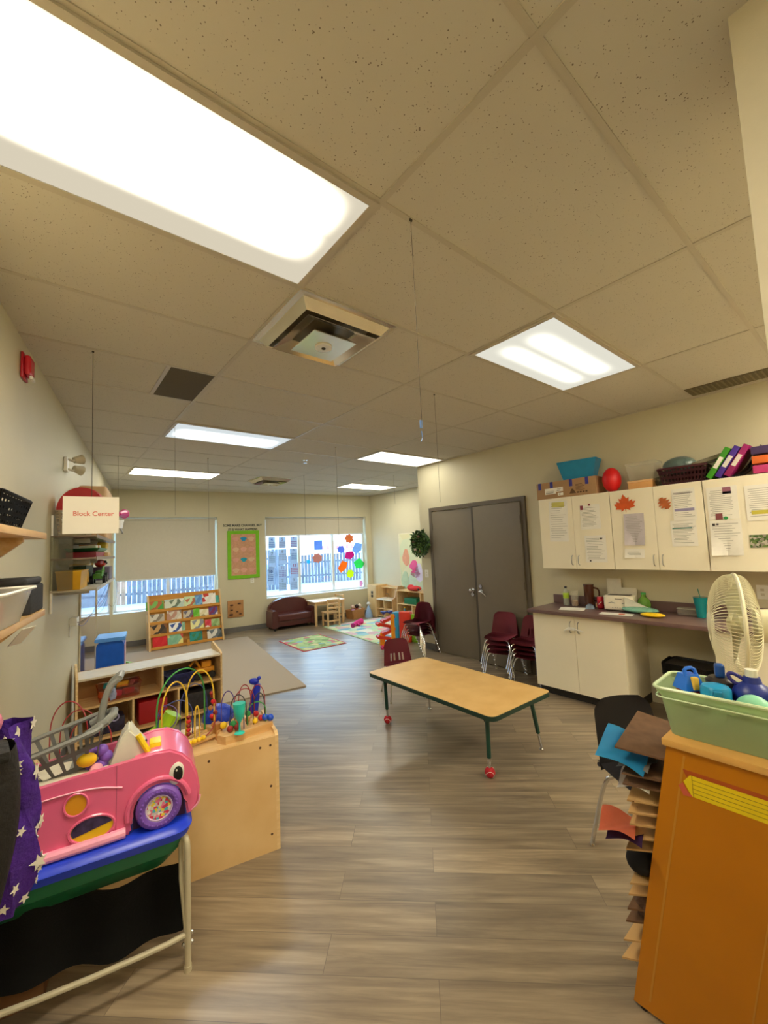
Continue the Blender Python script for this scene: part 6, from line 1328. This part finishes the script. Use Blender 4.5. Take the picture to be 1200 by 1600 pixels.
# trays
m_mas = speckle('speckled_board', '#c9a26c', '#5a3a20', 34, .04, .6, 0); m_masd = mat('brown_masonite', '#6a4c34', .7, var=.15, scale=30)
zz = [.895, .81, .775, .725, .685, .645, .60, .56, .44, .40, .345, .30, .23, .16]
ins = [(-.055, .05, m_masd), (-.05, .02, m_masd), (-.05, .02, m_masd), (-.05, .0, m_mas), (-.05, .0, m_mas), (-.045, .0, m_mas), (-.045, .0, m_mas), (-.055, .03, m_mas), (-.04, -.02, m_mas), (-.04, -.02, m_mas), (-.035, -.02, m_masd), (-.035, -.02, m_masd), (-.035, -.02, m_mas), (-.03, -.03, m_mas)]
for i, (z, (dx, dy, m)) in enumerate(zip(zz, ins)):
    g = G(); e = -.175*z/.93; g.M = tr(0, 0, z) @ Matrix.Rotation(radians(3 if i else 6), 4, 'X')
    g.prism([(dx, max(-.055+dy*.5, e+.045)), (.31, .01+dy*.3), (.31, -.56), (.02, -.56), (.019, e-.01), (-.003, e+.008)], -.003, .003, 'z'); g.build('drying_tray', m, t, smooth=False)
def slip(name, lab, cat, x, y, z, w, h, m, rot, tilt=(0, 0), th=.0012):
    o = G().sheet(lambda u, v: ((u-.5)*w, (v-.5)*h, .012*sin(u*5+v*4)), 10, 8, th).build(name, m, None, loc=(x, y, z)); o.rotation_euler = (tilt[0], tilt[1], rot); return tag(o, lab, cat)
slip('blue_folder', 'bright light blue paper lying over the rack trays', 'paper', 1.665, .70, .85, .22, .15, mat('sky_paper', '#3cb0ea', .6), .2, (.30, -.10))
slip('paper_sheet', 'coral orange paper poking out of the rack', 'paper', 1.60, .715, .615, .14, .11, mat('coral_paper', '#e8805c', .8), .3, (.05, 0))
slip('paper_sheet', 'dark purple paper just under the coral one in the rack', 'paper', 1.61, .695, .592, .14, .11, mat('plum_paper', '#4a2c5c', .8), .25)
slip('paper_sheet', 'white paper on an upper tray of the rack', 'paper', 1.655, .665, .757, .14, .10, m_paper, .2)
slip('paper_sheet', 'grey sheet on the second tray of the rack', 'paper', 1.665, .66, .822, .14, .10, mat('grey_sheet', '#a5a29c', .6), .1)
t = thing('black_hat', 'small black cloth item stuffed in the lower part of the rack', 'cloth', (1.62, .66, .465)); g = G(); g.ball((.04, .01, .015), (.05, .05, .04), 16, 10); g.build('hat_cloth', mat('black_cloth', '#141214', .9), t)
t = thing('brown_fluff', 'brown furry scrap hanging from the lower trays of the rack', 'cloth', (1.62, .66, .30)); g = G(); g.ball((.045, .0, .04), (.045, .045, .055), 18, 12); g.build('fluff', mat('brown_fur', '#5e463a', .95, bump=1, bscale=50), t)

# green bin with bottles on the rack (long side along Y)
GB = (1.755, .315, .953)
t = thing('green_bin', 'long pale green plastic bin full of water bottles on top of the rack', 'bin', GB, radians(2))
m_gb = mat('pale_green_plastic', '#bdd3a4', .35, var=.02, bump=.03)
lx, ly, hz = .085, .235, .155
def gf(kx, ky, z, r=.03): return [(x, y, z) for x, y in rrect(-kx, kx, -ky, ky, r, 5)]
g = G(); N_ = len(gf(1, 1, 0))
def wallf(u, v):
    kx, ky, z = (lx+.012*v/.75*1, ly+.018*v/.75, hz*.80*v/.75) if v <= .75 else (lx+.022, ly+.028, hz*.80+hz*.20*(v-.75)/.25)
    P = gf(kx, ky, z); return P[int(round(u*N_)) % N_]
g.sheet(wallf, N_, 8, .003); g.hexa(gf(lx, ly, 0), gf(lx, ly, .004)); g.build('bin_body', m_gb, t, ang=40)
g = G(); g.tube(gf(lx+.026, ly+.032, hz), .006, 8, closed=True); g.tube(gf(lx+.023, ly+.029, hz*.80), .003, 6, closed=True); g.build('bin_rim', mat('pale_green_rim', '#c8dcb0', .3), t)
def BW(x, y, z=.006): p = tr(*GB) @ rz(radians(2)) @ Vector((x, y, z)); return (p.x, p.y, p.z)
t = thing('drink_bottle', 'blue bottle with yellow spout and red body at the left end of the green bin', 'bottle', BW(-.005, .185), radians(-35)); 
g = G(); g.box(-.032, .032, -.028, .028, 0, .135, .012); g.build('bottle_body', mat('bottle_red', '#c02838', .4), t); g = G(); g.hexa([(-.036, -.032, .135), (.036, -.032, .135), (.036, .032, .135), (-.036, .032, .135)], [(-.022, -.02, .185), (.022, -.02, .185), (.022, .02, .185), (-.022, .02, .185)]); c = g.build('bottle_cap', mat('bottle_blue', '#1f6fe0', .35), t)
g = G(); g.tube([(-.02, -.014, .18), (-.018, -.006, .205), (.018, -.006, .205), (.02, -.014, .18)], .006, 8, smooth=1); g.build('carry_loop', mat('bottle_blue', '#1f6fe0'), c); g = G(); g.box(-.010, .010, -.036, -.018, .138, .18, .004); g.build('spout', mat('spout_yellow', '#ecc04a', .4), c)
t = thing('drink_bottle', 'teal-blue bottle with a domed flip cap at the front of the green bin', 'bottle', BW(-.035, .105), radians(-70)); 
g = G(); g.lathe([(.038, 0), (.040, .02), (.040, .12)], n=28); g.build('bottle_body', mat('cyan_blue', '#1280b4', .35), t); g = G(); g.lathe([(.042, .12), (.042, .158), (.036, .168), (.02, .173)], n=28); c = g.build('bottle_cap', mat('cyan_cap', '#1a90c4', .3), t); g = G(); g.box(-.012, .012, -.048, -.038, .135, .162, .004); g.build('latch', mat('cyan_blue', '#1280b4'), c)
t = thing('drink_bottle', 'black-capped bottle with a blue flip spout behind the teal-blue one', 'bottle', BW(.045, .105), radians(-70)); 
g = G(); g.lathe([(.038, 0), (.038, .14)], n=26); g.build('bottle_body', mat('dark_navy', '#1b2238', .35), t); g = G(); g.lathe([(.042, .14), (.042, .168), (.03, .178)], n=26); c = g.build('bottle_cap', mat('brown_black', '#2a221e', .4), t); g = G(); g.box(-.014, .014, -.016, .016, .175, .222, .010, 3); g.build('flip_spout', mat('spout_blue', '#1f4f9c', .3), c)
t = thing('drink_bottle', 'deep blue bottle with a loop handle and a cream cap in the green bin', 'bottle', BW(.03, .02), radians(-75)); 
g = G(); g.lathe([(.044, 0), (.046, .06), (.047, .15), (.040, .165), (.022, .18), (.018, .20)], n=28, sx=1.15); g.build('bottle_body', mat('royal_navy', '#22348c', .35), t); g = G(); g.tube([(-.018, -.0, .185), (-.045, -.0, .205), (-.062, 0, .200), (-.050, 0, .175), (-.032, 0, .168)], .006, 8, smooth=2); g.build('loop_handle', mat('violet_navy', '#2e2a84', .35), t); g = G(); g.lathe([(.016, .20), (.016, .222)], n=18); g.build('bottle_cap', mat('cream_cap', '#e2e0cf', .4), t)
t = thing('lunch_bag', 'mint green rounded container sunk in the green bin', 'container', BW(-.045, .01), 0); g = G(); g.ball((0, 0, .11), (.042, .05, .052), 22, 14); g.box(-.035, .035, -.045, .045, 0, .10, .01); g.build('container_body', mat('mint', '#8ed4b0', .4), t); g = G(); g.tube([(-.043*cos(a), .05*sin(a), .125) for a in [-1.3+2.6*i/10 for i in range(11)]], .0018, 5); g.build('seam', mat('mint_dark', '#5a9a80', .5), t)
t = thing('drink_bottle', 'clear bottle with a purple ring lid at the right edge of the green bin', 'bottle', BW(-.025, -.09), 0); g = G(); g.lathe([(.040, .0), (.042, .11), (.040, .15), (.028, .170)], n=26); g.build('bottle_body', mat('clear_grey', '#b8b4b4', .1, alpha=.6), t); g = G(); g.lathe([(.0425, .10), (.0435, .125), (.0425, .13)], n=26); g.build('white_band', m_whitep, t); g = G(); g.torus((0, 0, .178), .026, .007, 'z', 26, 8); g.build('ring_lid', mat('purple_lid', '#4b3f80', .35), t)
t = thing('drink_bottle', 'small grey bottle between the mint container and the clear bottle', 'bottle', BW(.02, -.055), 0); g = G(); g.lathe([(.022, 0), (.022, .13), (.012, .145)], n=18); g.build('bottle_body', mat('grey_lilac', '#8a8ca4', .25), t)
